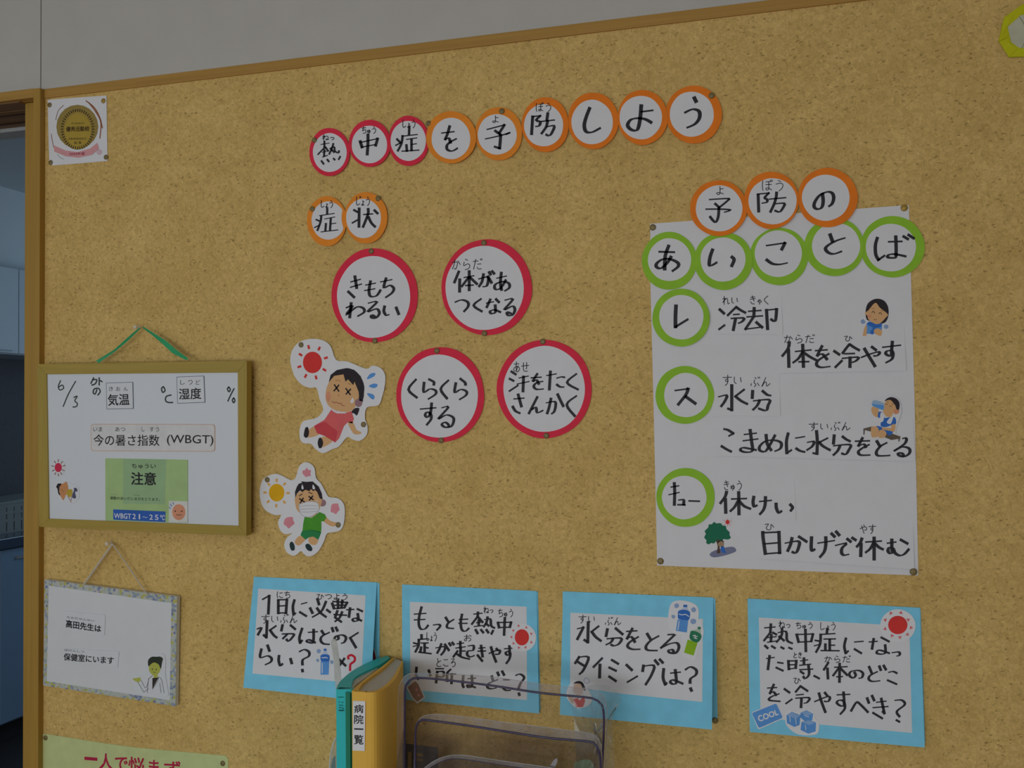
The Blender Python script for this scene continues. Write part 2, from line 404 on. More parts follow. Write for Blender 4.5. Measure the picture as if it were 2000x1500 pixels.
for a, c in (((-3.06, -3.7, 2.15), (-3.04, -1.55, 2.2)), ((-3.06, -3.7, 0.9), (-3.04, -3.65, 2.15)), ((-3.06, -1.6, 0.9), (-3.04, -1.55, 2.15)), ((-3.06, -2.65, 0.9), (-3.04, -2.6, 2.15))):
    sbox('window_frame', a, c, MATS['white sash'], wn)
sbox('pane', (-3.052, -3.65, 0.9), (-3.048, -1.6, 2.15), mat('window glass', (0.9, 0.95, 1), 0.05, 0.5, 0, 1, trans=1.0), wn)

# chipboard panel, rails and post
bd = G(); bd.box((XP1-0.002, 0.0, 0.35), (2.6, 0.012, ZT0+0.004))
bd.build('wall_board', CHIP, None, 'golden pressed chipboard panel covering the wall', None, 'structure')
tx = sbox('trim_1', (-2.55, -PD, ZT0), (XP0, 0.01, ZT1), TRIM_X, bevel=0.0012)
sbox('trim_2', (XP1, -0.004, ZT0), (2.6, 0.011, ZT1), TRIM_X, bevel=0.0012)
tp = sbox('trim_3', (XP0, -PD-0.0006, 0.0), (XP1, 0.012, ZT1-0.001), TRIM_Z, bevel=0.0012)
# doorway jamb and head behind the post
BRN = wood('shaded brown door head', srgb(120, 92, 60), srgb(140, 110, 74), 'x')  # the head's own brown wood
sbox('trim_4', (-1.60, 0.012, 0.0), (-1.5625, 0.14, ZT0), TRIM_Z)
hd = sbox('door_1', (-2.55, -0.005, ZT0-0.003), (-1.60, 0.04, ZT0), BRN)
sbox('head_board', (-2.55, 0.04, ZT0-0.004), (-1.60, 0.14, ZT0), BRN, hd)
for y0_, y1_ in ((0.055, 0.062), (0.105, 0.112)):
    sbox('track_groove', (-2.55, y0_, ZT0-0.0055), (-1.60, y1_, ZT0-0.003), mat('dark track', (0.06, 0.03, 0.015)), hd)
sbox('track_rail', (-2.55, 0.142, ZT0-0.012), (-1.60, 0.19, ZT0+0.01), mat('grey metal rail', (0.40, 0.42, 0.42), 0.4, 0.5), hd)

# ------------------------------------------------------------------ the room behind, seen through the doorway
BW = mat('pale back wall', (0.62, 0.68, 0.70), 0.8, 0.1, 0.02, 5)
sbox('wall_far', (-4.1, 4.1, 0), (-1.0, 4.2, 2.6), BW)
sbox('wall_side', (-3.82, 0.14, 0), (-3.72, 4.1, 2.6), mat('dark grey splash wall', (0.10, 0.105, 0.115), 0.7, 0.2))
sbox('wall_inner', (-1.5, 0.15, 0), (-1.4, 4.1, 2.6), BW)
sbox('ceiling', (-3.8, 0.14, 2.42), (-1.4, 4.2, 2.5), mat('back ceiling', (0.60, 0.66, 0.68), 0.9, 0.1, 0.02, 5))
CAB = mat('pale blue-grey cabinet', (0.50, 0.58, 0.63), 0.45, 0.4, 0.015, 5)
LOW = mat('grey-blue base cabinet', (0.19, 0.30, 0.44), 0.45, 0.4, 0.02, 5)
zc = atX(30, 692, -3.40).z; zt = atX(30, 523, -3.40).z
wc = thing('wall_cabinet', 'pale blue-grey cabinet hung high on the back room wall', 'cabinet', (-3.56, 1.6, zc))
g = G(); g.box((-3.718, 0.3, zc), (-3.42, 3.6, zt)); g.build('body', CAB, wc)
yj = atX(37, 600, -3.40).y
for a in range(-2, 4):
    y0_, y1_ = yj+0.45*a+0.002, yj+0.45*(a+1)-0.002
    if y0_ < 0.3 or y1_ > 3.6: continue
    g = G(); g.box((-3.42, y0_, zc+0.004), (-3.40, y1_, zt-0.004)); d = g.build('door', CAB, wc, bevel=0.002)
    g = G(); g.box((-3.40, y1_-0.12, zc+0.012), (-3.396, y1_-0.04, zc+0.018)); mat('dull steel', (0.35, 0.38, 0.42), 0.4, 0.5, metal=0.5); g.build('handle', mat('pale grey pull', (0.40, 0.46, 0.50)), d)
g = G(); g.box((-3.72, 0.2, zt), (-3.52, 4.05, 2.42)); g.build('wall_bulkhead', BW, None, None, None, 'structure')
zk = atX(30, 1047, -3.12).z; ze = atX(30, 1068, -3.12).z
bc = thing('base_cabinet', 'grey-blue base cabinet under the dark counter in the back room', 'cabinet', (-3.4, 1.9, 0))
g = G(); g.box((-3.718, 0.3, 0.09), (-3.14, 4.0, ze)); g.build('body', LOW, bc)
for a in range(6):
    g = G(); g.box((-3.14, 0.32+a*0.61, 0.10), (-3.122, 0.92+a*0.61, ze-0.006)); d = g.build('door', LOW, bc, bevel=0.002)
    g = G(); g.box((-3.122, 0.40+a*0.61, ze-0.05), (-3.112, 0.52+a*0.61, ze-0.038)); g.build('handle', MATS['dull steel'], d)
g = G(); g.box((-3.718, 0.3, 0.0), (-3.2, 4.0, 0.09)); g.build('plinth', mat('black plinth', (0.03, 0.03, 0.035)), bc)
g = G(); g.box((-3.718, 0.28, ze), (-3.10, 4.02, zk)); ct = g.build('countertop', mat('dark glossy counter', (0.05, 0.075, 0.12), 0.18, 0.6, 0.05, 10), None, 'dark glossy counter top reflecting blue daylight in the back room', 'countertop', bevel=0.004)
# basket with printed papers on the counter
bk = thing('storage_basket', 'pale slotted plastic basket on the back room counter', 'basket', (-3.4, 1.55, zk))
BKM = mat('grey white plastic', (0.22, 0.25, 0.25), 0.5, 0.3)
b0, b1, b2, b3 = -3.56, -3.24, 1.1, 2.35
hb = 0.12
g = G(); g.box((b0, b2, zk), (b1, b3, zk+0.006)); g.build('base', BKM, bk)
for nm, a, c in (('rim', (b0, b2, zk+hb-0.012), (b1, b2+0.008, zk+hb)), ('rim', (b0, b3-0.008, zk+hb-0.012), (b1, b3, zk+hb)), ('rim', (b0, b2, zk+hb-0.012), (b0+0.008, b3, zk+hb)), ('rim', (b1-0.008, b2, zk+hb-0.012), (b1, b3, zk+hb)),
                 ('band', (b1-0.006, b2, zk+0.045), (b1, b3, zk+0.058)), ('band', (b1-0.006, b2, zk+0.08), (b1, b3, zk+0.09)), ('band', (b0, b2, zk+0.03), (b0+0.006, b3, zk+0.10)), ('band', (b0, b2, zk+0.03), (b1, b2+0.006, zk+0.10))):
    g = G(); g.box(a, c); g.build(nm, BKM, bk)
for i in range(30):
    g = G(); yy = b2+0.01+i*(b3-b2-0.03)/29; g.box((b1-0.005, yy, zk+0.004), (b1-0.001, yy+0.036, zk+hb-0.01)); g.build('slat', BKM, bk)
pp = G(); pp.prism3([(-3.54, 1.15, zk+0.10), (-3.27, 1.13, zk+0.105), (-3.28, 2.25, zk+0.15), (-3.53, 2.28, zk+0.14)], (0.0, 0.0, -0.06))
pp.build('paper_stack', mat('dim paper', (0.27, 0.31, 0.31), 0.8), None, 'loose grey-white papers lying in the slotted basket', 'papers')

# ------------------------------------------------------------------ lettered discs
pins = []
def pin(px, py, h, label, m=None, r=0.0053):
    p = BOARD.at(px, py, h); t = thing('thumbtack', label, 'thumbtack', p, 'flat brass thumbtacks holding the papers on the chipboard')
    g = G(); n = 18; rings = [(1.0, 0.0), (0.97, 0.0009), (0.72, 0.0016), (0.35, 0.0020)]; b = 0
    for k, (rr, yy) in enumerate(rings):
        for i in range(n): a = 2*math.pi*i/n; g.v.append(p+Vector((math.cos(a)*r*rr, -yy, math.sin(a)*r*rr)))
        if k:
            for i in range(n): j = (i+1) % n; g.f.append([b+i, b+j, b+n+j, b+n+i]); 
            b += n
    g.f.append([b+i for i in range(n)]); g.build('head', m or BRASS, t, smooth_=True)
    g = G(); g.tube([p+Vector((0, -0.0005, 0)), p+Vector((0, h+0.006, 0))], 0.0005, 6); g.build('needle', mat('steel', (0.5, 0.5, 0.5), 0.3, 0.5, metal=1.0), t)

TG = 'round paper discs spelling the crimson and orange title row'; SG = 'two orange paper discs heading the symptoms'
def disc(label, ring, inner, m, h, reg, txt, w, group, small=None, seed=1, notch=None):
    c = BOARD.at((ring[0]+ring[1])/2, (ring[2]+ring[3])/2, 0)
    if group in (TG, SG): h += 0.0016
    t = thing('lettered_disc', label, 'paper disc', c, group)
    g = G(); g.prism(ell(*ring, 0.010, 56, seed, -0.0), BOARD, h, h+0.0004); g.build('coloured_disc', m, t)
    q = ell(*inner, 0.010, 56, seed+50)
    if notch:
        nx, ny, nr = notch
        q2 = []
        for x, y in q:
            d = math.hypot((x-nx), (y-ny)*0.82)
            if d < nr: x, y = nx+(x-nx)*nr/d, ny+(y-ny)*nr/d
            q2.append((x, y))
        q = q2
    g = G(); g.prism(q, BOARD, h+0.0004, h+0.0007); g.build('white_disc', PAPER, t)
    letters(reg, txt, BOARD, h+0.0009, w, t)
    if small: kana(small, BOARD, h+0.0010, t)
    return t
B_, Aa = 0.0012, 0.0010
disc('crimson-edged paper disc lettered 熱 (netsu), first of the top title row', (604, 683, 250, 344), (611, 677, 260, 336), CRIMSON, 0.0022, 'R2',
     '222 630 300 616/255 600 255 662/250 665 195 722/265 655 290 690/235 702 275 692/255 680 252 738/238 747 285 730/338 622 325 665 300 718/305 668 345 652 352 690 385 708 390 690/318 675 345 702/228 783 248 810/282 770 296 788/340 760 352 772/402 742 388 768', 3.2, TG, [('R2', 'ねっ', 230, 535, 350, 592)], 1)
disc('crimson-edged paper disc lettered 中 (chu) in the top title row', (681, 763, 234, 326), (687, 756, 245.5, 319), CRIMSON, 0.0030, 'R2',
     '588 600 605 655/585 612 750 575 750 575 732 640/600 655 728 630/660 538 660 620 653 722', 4.6, TG, [('R2', 'ちゅう', 595, 462, 745, 530)], 2)
disc('crimson-edged paper disc lettered 症 (sho) beside the first orange disc in the top title row', (758, 838, 226, 324), (763, 832, 236, 314), CRIMSON, 0.0022, 'R2',
     '1045 462 1042 535/980 552 1120 537/982 550 972 620 938 688/930 580 958 608/918 638 968 612/1018 583 1115 568/1065 580 1065 685/1065 630 1112 622/1018 635 1022 690/975 692 1135 682', 3.9, TG, [('R2', 'しょう', 970, 395, 1110, 478)], 3)
disc('orange paper disc lettered を (wo) in the top title row', (832, 930, 217, 319), (843, 918.5, 230, 311), ORANGE_A, 0.0042, 'R2',
     '1345 523 1462 510/1420 460 1400 530 1378 582 1378 582 1412 572 1428 612/1482 577 1420 610 1393 645 1402 680 1445 690 1492 665', 4.6, TG, None, 4)
disc('orange paper disc lettered 予 (yo) in the top title row, tack at its top', (928, 1020, 209, 313), (933, 1009, 223, 302), ORANGE_A, 0.0022, 'R2',
     '1768 490 1930 447 1930 447 1882 522/1843 502 1888 535/1752 578 1900 545 1985 517 1945 535/1895 540 1885 665 1885 665 1838 650', 4.8, TG, [('R2', 'よ', 1805, 358, 1885, 432)], 5)
disc('orange paper disc lettered 防 (bo) in the top title row', (1019, 1111, 190, 297), (1023.5, 1100, 203.5, 286), ORANGE, 0.0032, 'R3',
     '192 370 182 532/195 370 265 362 265 362 225 403 262 420 252 455 220 462/333 340 325 395/272 415 395 402/330 412 318 465 275 527/322 465 392 457 370 522 345 547 318 538', 4.6, TG, [('R3', 'ぼう', 212, 240, 380, 328)], 6)
disc('orange paper disc lettered し (shi) in the top title row', (1109, 1208, 180.5, 291), (1116, 1197, 195, 282), ORANGE, 0.0024, 'R3', '722 292 688 380 672 455 690 510 745 515 820 477', 5.6, TG, None, 7)
disc('orange paper disc lettered よ (yo) in the top title row', (1206, 1304, 175.5, 283), (1210, 1293, 187, 272), ORANGE, 0.0032, 'R3',
     '1202 268 1190 400 1165 492 1110 492 1075 450 1105 400 1170 385 1240 395 1295 425/1202 325 1310 312', 5.8, TG, None, 8)
disc('orange paper disc lettered う (u), last of the top title row', (1300, 1410, 167, 280), (1308, 1394, 179, 267), ORANGE, 0.0024, 'R3', '1695 195 1712 230/1608 333 1680 302 1740 322 1742 385 1700 440 1628 473', 5.8, TG, None, 9)
SG = 'two orange paper discs heading the symptoms'
disc('small orange paper disc lettered 症 (sho) above the white and crimson circles', (599.5, 677, 383, 480.5), (608.5, 674, 393.5, 468), ORANGE_A, 0.0022, 'SY',
     '490 372 490 470/340 512 630 468/375 520 358 640 300 798/275 590 335 615/240 745 330 702/440 577 640 537/560 572 545 790/560 672 660 658/465 670 455 800/370 830 700 790', 3.7, SG, [('SY', 'しょう', 345, 210, 620, 362)], 10, notch=(704, 425, 37))
disc('small orange paper disc lettered 状 (jo) with a tack at its upper right', (673, 756.5, 375, 475.5), (676, 744, 388, 465), ORANGE_A, 0.0030, 'SY',
     '1012 402 1078 438/1115 372 1110 728/980 655 1080 597/1200 490 1380 477/1290 382 1285 490 1190 732/1300 545 1350 650 1425 728/1412 407 1475 468', 4.6, SG, [('SY', 'じょう', 1030, 138, 1345, 322)], 11)
YG = 'three orange paper discs above the green ones on the poster'
for a in ((('orange paper disc lettered 予 (yo) on the poster top, leftmost of the three'), (1348, 1459, 352, 461), (1359, 1450, 362, 452), 'P1',
           '970 465 1212 452 1212 475 1110 560/1045 520 1095 565/925 590 1130 590 1245 602 1165 630/1095 570 1085 690 1055 758 1020 740 980 690', 5.2, [('P1', 'よ', 1040, 290, 1175, 408)], 0.0052),
          (('orange paper disc lettered 防 (bo) on the poster top, middle of the three'), (1453, 1560, 335, 447), (1462, 1556, 348, 438), 'P1',
           '1605 400 1612 620/1595 395 1745 380 1745 380 1690 440 1722 465 1715 500 1655 512/1845 375 1838 440 1810 530 1765 625/1750 460 1965 440/1830 520 1945 515 1930 570 1885 625 1825 610', 5.4, [('P1', 'ぼう', 1635, 208, 1965, 358)], 0.0060),
          (('orange paper disc lettered の (no) on the poster top, rightmost of the three'), (1558, 1675, 328, 444), (1566.5, 1659.5, 341, 431), 'P2',
           '575 395 585 480 570 560 520 590 470 565 475 500 540 410 640 365 705 385 722 450 700 520 660 552', 6.4, None, 0.0052)):
    disc(a[0], a[1], a[2], ORANGE, a[7], a[3], a[4], a[5], YG, a[6], len(a[0])+a[1][0] % 7)
GG = 'five green-edged discs across the head of the poster'
for lb, r, i, reg, s, w, h in (
    ('green-edged paper disc lettered あ (a) at the upper left of the poster', (1253.5, 1361, 453, 566), (1265.5, 1350, 465.5, 549), 'P1', '315 1145 515 1150/440 1068 395 1200 388 1372/470 1210 420 1290 340 1360 280 1340 290 1290 370 1240 470 1245 560 1290 560 1340 490 1395', 6.6, 0.0022),
    ('green-edged paper disc lettered い (i) on the poster head', (1355.5, 1470, 453, 566), (1368, 1456, 463.7, 550), 'P1', '1012 1118 980 1210 968 1312 1000 1322 1065 1285/1262 1212 1292 1250 1260 1330', 6.6, 0.0030),
    ('green-edged paper disc lettered こ (ko) in the middle of the poster head', (1465, 1578.5, 444.5, 557), (1474, 1566, 450, 541), 'P1', '1712 1065 1955 1030 1955 1030 1912 1115/1715 1250 1790 1300 1880 1310 1985 1290', 6.6, 0.0022),
    ('green-edged paper disc lettered と (to) partly under the last orange disc', (1571, 1688, 425, 539), (1586, 1680, 435.5, 525), 'P2', '675 922 705 1005/870 965 760 1000 650 1060 615 1110 660 1160 730 1172 825 1140', 6.6, 0.0030),
    ('green-edged paper disc lettered ば (ba) overhanging the right edge of the poster', (1680.5, 1806, 422, 542), (1691, 1789, 437, 530), 'P2', '1290 965 1265 1060 1270 1180 1305 1250 1305 1250 1385 1195/1435 1015 1612 1010/1530 947 1535 1090 1530 1210 1490 1225 1425 1215 1440 1185 1500 1175 1570 1185 1660 1205/1630 945 1690 980/1695 925 1765 970', 6.2, 0.0022)):
    disc(lb, r, i, GREEN, h, reg, s, w, GG, None, int(r[0]) % 97)
KG = 'three green-edged discs down the left of the poster'
disc('green-edged paper disc lettered レ (re) beside the first poster line', (1274, 1386, 564, 677), (1287.5, 1374, 576, 663), GREEN, 0.0038, 'P3', '402 315 395 450 395 590 395 590 555 492', 6.8, KG, None, 31)
disc('green-edged paper disc lettered ス (su) beside the second poster line', (1280, 1394.5, 715, 828), (1297, 1383, 728.5, 815), GREEN, 0.0022, 'P5', '390 285 560 262 560 262 530 340 430 468/530 365 655 455', 6.6, KG, None, 32)
disc('green-edged paper disc lettered キュー (kyu) beside the third poster line', (1282, 1396, 914, 1029), (1293, 1380, 929, 1014), GREEN, 0.0022, 'P7',
     '335 343 440 325/308 442 445 412/380 292 385 420 380 572/435 512 500 510 500 570/425 572 522 574/570 522 708 527', 5.6, KG, None, 33)
CG = 'large crimson-edged circles naming four symptoms'
disc('large crimson-edged circle reading きもちわるい (kimochi warui), upper left of the four', (647, 816, 485, 669), (658, 801, 500, 660), CRIMSON, 0.0022, 'R4',
     '362 692 428 674/360 728 435 706/390 655 402 732/345 757 385 795/495 688 485 750 495 788 535 785 562 748/462 713 530 700/455 750 525 738/562 692 640 676/600 668 585 730 625 715 652 735 640 765 598 796/365 835 355 930/332 866 375 852 330 914 400 862 445 868 452 895 410 922/480 835 540 825 475 893 535 873 555 903 530 935 500 930 505 915 525 925/590 857 585 890 600 915 620 912/668 865 685 908', 5.2, CG, None, 21)
disc('large crimson-edged circle reading 体があつくなる (karada), upper right of the four', (862, 1039, 467.5, 655), (870, 1023, 480.5, 645), CRIMSON, 0.0022, 'R4',
     '1090 622 1060 695/1096 675 1095 757/1125 662 1192 650/1160 620 1160 747/1155 662 1110 722/1166 662 1212 706/1135 716 1188 713/1224 672 1285 660 1280 715 1252 724/1256 640 1246 690 1226 722/1286 655 1310 697/1294 626 1304 642/1314 620 1328 636/1345 667 1412 652/1376 630 1370 700 1378 745/1406 680 1370 735 1335 740 1335 710 1380 690 1425 700 1430 730 1400 752/1065 828 1110 813 1150 828 1152 858 1125 890/1240 806 1190 850 1245 890/1275 835 1325 825/1302 810 1278 862/1340 808 1360 828/1335 850 1335 895 1310 905 1300 890 1330 880 1370 895/1400 815 1455 807 1395 880 1450 855 1468 880 1450 915 1420 915 1415 895 1442 905', 5.2, CG, [('R4', 'からだ', 1036, 535, 1250, 612)], 22)
disc('large crimson-edged circle reading くらくらする (kurakura), lower left of the four', (774, 946, 678, 864), (783, 933, 692.5, 855), CRIMSON, 0.0022, 'R6',
     '250 482 180 575 258 650/370 480 415 505 415 530/325 512 322 600 380 570 432 585 430 620 365 663/552 490 480 570 538 658/662 475 705 510 710 530/620 517 610 602 665 575 718 592 715 628 655 668/290 757 435 745/395 705 385 790 358 832 335 815 350 787 385 800 390 850 350 903/490 745 552 738 455 850 530 812 592 832 600 872 575 920 520 925 490 900 520 880 550 900 555 918', 5.0, CG, None, 23)
disc('large crimson-edged circle reading 汗をたくさんかく (ase), lower right of the four', (970.6, 1156, 663.5, 856), (983.6, 1142.6, 676, 844), CRIMSON, 0.0022, 'R6',
     '1137 408 1178 435/1120 475 1158 495/1118 590 1198 537/1208 468 1295 450/1190 525 1302 500/1250 455 1245 592/1320 467 1415 460/1378 430 1335 500 1370 487 1392 522/1430 500 1375 510 1345 545 1372 573 1435 570/1465 445 1555 430/1500 408 1490 575/1560 470 1600 458 1632 462/1560 530 1590 550 1625 552/1742 430 1655 510 1757 575/1160 663 1255 655/1200 622 1230 732/1150 735 1175 775 1215 795/1378 645 1300 797/1330 760 1365 742 1378 790 1430 770/1460 700 1540 688 1548 730 1535 780 1512 800/1505 660 1488 740 1470 797/1567 620 1595 680 1620 730/1742 635 1652 715 1727 822', 5.0, CG, [('R6', 'あせ', 1145, 312, 1305, 420)], 24)
# ------------------------------------------------------------------ the poster
SKIN = mat('printed skin', (0.78, 0.46, 0.22), 0.7, 0.15, 0.01); BLUSH = mat('printed blush', (0.78, 0.33, 0.20), 0.7, 0.15)
HAIR = mat('printed black hair', (0.03, 0.022, 0.028), 0.6, 0.2); PBLUE = mat('printed blue', (0.045, 0.18, 0.60), 0.7, 0.15)
PBLUE2 = mat('printed light blue', (0.13, 0.36, 0.80), 0.7, 0.15); PRED = mat('printed red', (0.78, 0.055, 0.05), 0.7, 0.15)
PLINE = mat('printed brown line', (0.12, 0.06, 0.03), 0.7, 0.15); LINE = mat('print outline', (0.05, 0.04, 0.04), 0.7, 0.15)
PALE = mat('printed pale blue', (0.30, 0.42, 0.66), 0.7, 0.15); PINK = mat('printed pink', (0.80, 0.30, 0.36), 0.7, 0.15)
po = thing('poster', 'tall white paper poster with cooling, water and rest advice lines', 'poster', BOARD.at(1530, 760, 0))
g = G(); g.prism(T1('PX', '1270 437 1775 400.5 1781 600 1786 775 1790 950 1793.5 1124 1283.5 1104.5 1280 945 1276 775 1270.5 560'), BOARD, 0.0006, 0.0010); g.build('paper_sheet', PAPER, po)
def strip(s, lift, reg, txt, w, small, h=0.0013):
    p = T1('PX', s); g = G(); q = [BOARD.at(*p[0], h), BOARD.at(*p[1], h), BOARD.at(*p[2], h+lift), BOARD.at(*p[3], h+lift)]
    n = (q[1]-q[0]).cross(q[3]-q[0]); n = n if n.y < 0 else -n
    sf = Surf(q[0], n); g.prism([p[0], p[1], p[2], p[3]], sf, -0.00025, 0.0)
    o = g.build('text_strip', PAPER, po); letters(reg, txt, sf, 0.00025, w, o)
    if small: kana(small, sf, 0.0003, o)
strip('1392 577 1526 574 1529 653 1394 652', 0.0012, 'P3', '970 362 1028 415/962 622 1035 567/1185 332 1130 385 1075 440/1185 332 1240 370 1305 405/1150 430 1225 425/1120 480 1282 475 1262 520 1215 542/1178 480 1148 630/1345 387 1510 375/1325 460 1530 446/1420 345 1415 450/1412 460 1305 620 1305 620 1420 605 1530 590/1448 530 1525 597/1580 370 1595 617/1580 372 1712 358 1712 358 1695 510 1640 492', 5.8, [('P3', 'れい', 1000, 185, 1222, 305), ('P3', 'きゃく', 1350, 180, 1628, 300)])
strip('1516 648 1766 642 1770 724 1519 729', 0.0020, 'P4', '210 790 195 870 120 968/200 890 205 1108/290 910 495 890/385 825 395 1108/385 915 330 1000 260 1055/400 925 480 980 565 1025/335 1045 465 1042/550 900 705 888/637 840 605 900 575 965 575 965 640 945 700 1010/725 940 640 990 575 1040 570 1092 630 1117 742 1105/795 905 862 950/810 1115 895 1030/990 820 950 870 905 932/1000 820 1060 860 1120 893/930 940 1060 936/900 1000 1105 985 1080 1030 1030 1052/1002 990 1000 1110/1150 987 1250 948 1370 915 1382 940 1350 965 1310 967/1190 875 1240 960 1325 1100/1285 850 1340 892/1425 855 1660 828/1552 785 1545 870 1535 960 1495 960 1465 935 1485 905 1540 900 1562 940 1545 1010 1470 1055', 6.0, [('P4', 'からだ', 128, 690, 545, 805), ('P4', 'ひ', 918, 700, 1042, 782)])
strip('1390 728 1522 726 1524 813 1391 812', 0.0010, 'P5', '955 367 1062 347 1040 420 990 490/1128 217 1128 540 1128 540 1078 520/1290 272 1175 360 1175 360 1250 420 1330 460/1400 292 1395 380/1530 292 1590 340 1635 350/1410 420 1615 405 1600 480 1575 545 1480 520/1490 415 1460 480 1405 535', 5.8, [('P5', 'すい', 1000, 80, 1275, 222), ('P5', 'ぶん', 1358, 108, 1642, 242)])
strip('1393 822 1783 818 1788 901 1394 890', 0.0020, 'P5', '1027 787 1080 800 1150 845 1150 845 1090 877/995 1010 1060 1050 1120 1080/1290 858 1450 840/1275 940 1470 915/1367 800 1385 940 1395 1070 1300 1087 1240 1060 1270 1030 1350 1040 1445 1060/1575 865 1590 980 1640 1060/1690 870 1620 1000 1560 1080 1490 1060 1500 1000 1580 940 1700 935 1772 970 1760 1040 1690 1075/1862 845 1840 950 1845 1100 1845 1100 1905 1060/1957 905 2077 885/1967 1040 2017 1070 2077 1085/2112 960 2197 950 2177 1010 2107 1060/2232 815 2242 950 2237 1110 2237 1110 2187 1100/2377 905 2267 960 2267 960 2317 1010 2407 1060/2462 870 2452 975/2572 885 2617 920 2667 945/2452 1005 2667 990 2652 1060 2612 1115 2562 1105/2537 1005 2507 1070 2452 1125/2737 945 2922 940/2832 900 2777 1005 2777 1005 2847 985 2872 1020/2917 990 2837 1030 2777 1080 2807 1125 2927 1125/3017 945 3057 1010/3147 965 3067 1010 3012 1080 3027 1130 3107 1135 3187 1130/3287 930 3397 905 3377 980 3237 1075 3347 1020 3437 1040 3442 1100 3377 1145 3307 1130 3297 1100 3347 1105 3367 1135', 5.8, [('P6', 'すいぶん', 455, 695, 1018, 812)])
strip('1395 932 1551 931 1555 1015 1397 1011', 0.0008, 'P7', '1060 405 1040 470 980 552/1045 500 1050 675/1125 498 1320 492/1218 410 1222 695/1212 520 1165 600 1110 655/1228 530 1290 590 1370 625/1415 470 1405 540 1420 597 1455 580/1490 530 1645 515/1567 475 1562 570 1540 640 1495 695/1705 560 1710 620 1740 677 1775 655/1890 570 1920 610 1895 650', 6.0, [('P7', 'きゅう', 1008, 255, 1278, 388)])
strip('1482 1022 1783 1020 1786 1112 1484 1091', 0.0022, 'P7', '1532 930 1537 1010 1565 1210/1525 937 1742 928 1742 928 1752 1200/1550 1082 1745 1067/1560 1212 1762 1196/1822 1073 1997 1048 1997 1133 1962 1198 1917 1188/1912 1008 1892 1093 1857 1173/2002 988 2102 1053/2167 998 2162 1133 2177 1173 2207 1153/2247 1073 2467 1038/2352 998 2352 1093 2332 1183 2277 1253/2427 948 2467 988/2487 923 2527 968/2477 1103 2622 1073 2567 1133 2557 1193 2587 1228 2652 1218/2632 1018 2677 1053/2697 1003 2742 1033/2822 1013 2802 1063 2757 1118/2812 1083 2807 1238/2872 1058 3077 1045/2982 1003 2982 1283/2977 1063 2932 1143 2872 1193/2997 1083 3047 1128 3097 1153/3152 1073 3267 1058/3212 1028 3212 1133 3217 1193 3187 1203 3162 1173 3177 1133 3227 1143 3257 1203 3317 1233 3377 1213 3432 1153/3327 1028 3417 1078', 6.2, [('P7', 'ひ', 1548, 808, 1692, 912), ('P8', 'やす', 1122, 692, 1348, 818)])
for px, py, lb in ((1275, 444, 'brass thumbtack in the upper left corner of the poster'), (1766, 406, 'yellowish thumbtack in the upper right corner of the poster'),
                   (1290, 1096, 'brass thumbtack in the lower left corner of the poster'), (1784, 1117, 'brass thumbtack in the lower right corner of the poster')):
    pin(px, py, 0.0012 if py != 1117 else 0.0045, lb, BRASS2 if px == 1766 else None, 0.0058)

PV = 'printed pictures glued on the poster'
# woman cooling her neck
t = thing('printed_picture', 'small printed picture of a smiling person cooling off with a blue cloth on the poster', 'picture', BOARD.at(1710, 620, 0), PV)
g = G(); g.prism(smooth(T1('P4', '1150 745 1120 560 1120 470 1190 440 1190 330 1260 230 1370 205 1470 250 1515 350 1510 480 1520 620 1430 760 1340 785'), True, 3), BOARD, 0.0011, 0.0013); g.build('paper_cutout', PAPER, t)
art(t, BOARD, [('hair', 'P4', 'p', '1205 440 1205 370 1230 290 1290 240 1360 222 1440 245 1490 310 1505 390 1495 470 1460 530 1400 545 1300 520 1225 500', HAIR, 0.0015),
    ('shirt', 'P4', 'q', '1215 545 1250 520 1330 560 1420 540 1415 640 1390 700 1355 752 1205 738 1215 640', PBLUE2, 0.0015), ('cloth', 'P4', 'p', '1225 560 1260 520 1340 555 1410 545 1400 590 1330 610 1300 690 1260 660 1300 600', PBLUE, 0.0016),
    ('arm', 'P4', 'p', '1195 585 1222 590 1208 735 1165 725', SKIN, 0.0016), ('hand', 'P4', 'p', '1310 640 1340 612 1400 620 1420 660 1400 710 1370 700 1330 680', SKIN, 0.0017),
    ('face', 'P4', 'p', '1200 400 1240 375 1330 275 1390 340 1480 410 1495 440 1470 465 1440 500 1390 545 1340 552 1290 530 1240 490 1225 440 1200 430', SKIN, 0.0017), ('blush', 'P4', 'e', '1255 450 25 22/1430 455 25 22'.split('/')[0], BLUSH, 0.00175),
    ('eye', 'P4', 'l1.2', '1285 405 1305 385 1325 412/1375 420 1395 402 1415 428', LINE, 0.0018), ('brow', 'P4', 'l0.7', '1285 352 1320 350/1400 375 1430 385', PLINE, 0.0018), ('mouth', 'P4', 'l0.8', '1310 488 1330 498 1350 490', PLINE, 0.0018),
    ('cool_mark', 'P4', 'p', '1140 515 1155 495 1175 490 1190 505 1203 520 1190 545 1165 550 1145 540', PALE, 0.0015), ('cool_mark', 'P4', 'p', '1440 580 1460 562 1480 560 1503 580 1495 605 1475 615 1450 608', PALE, 0.0015)])
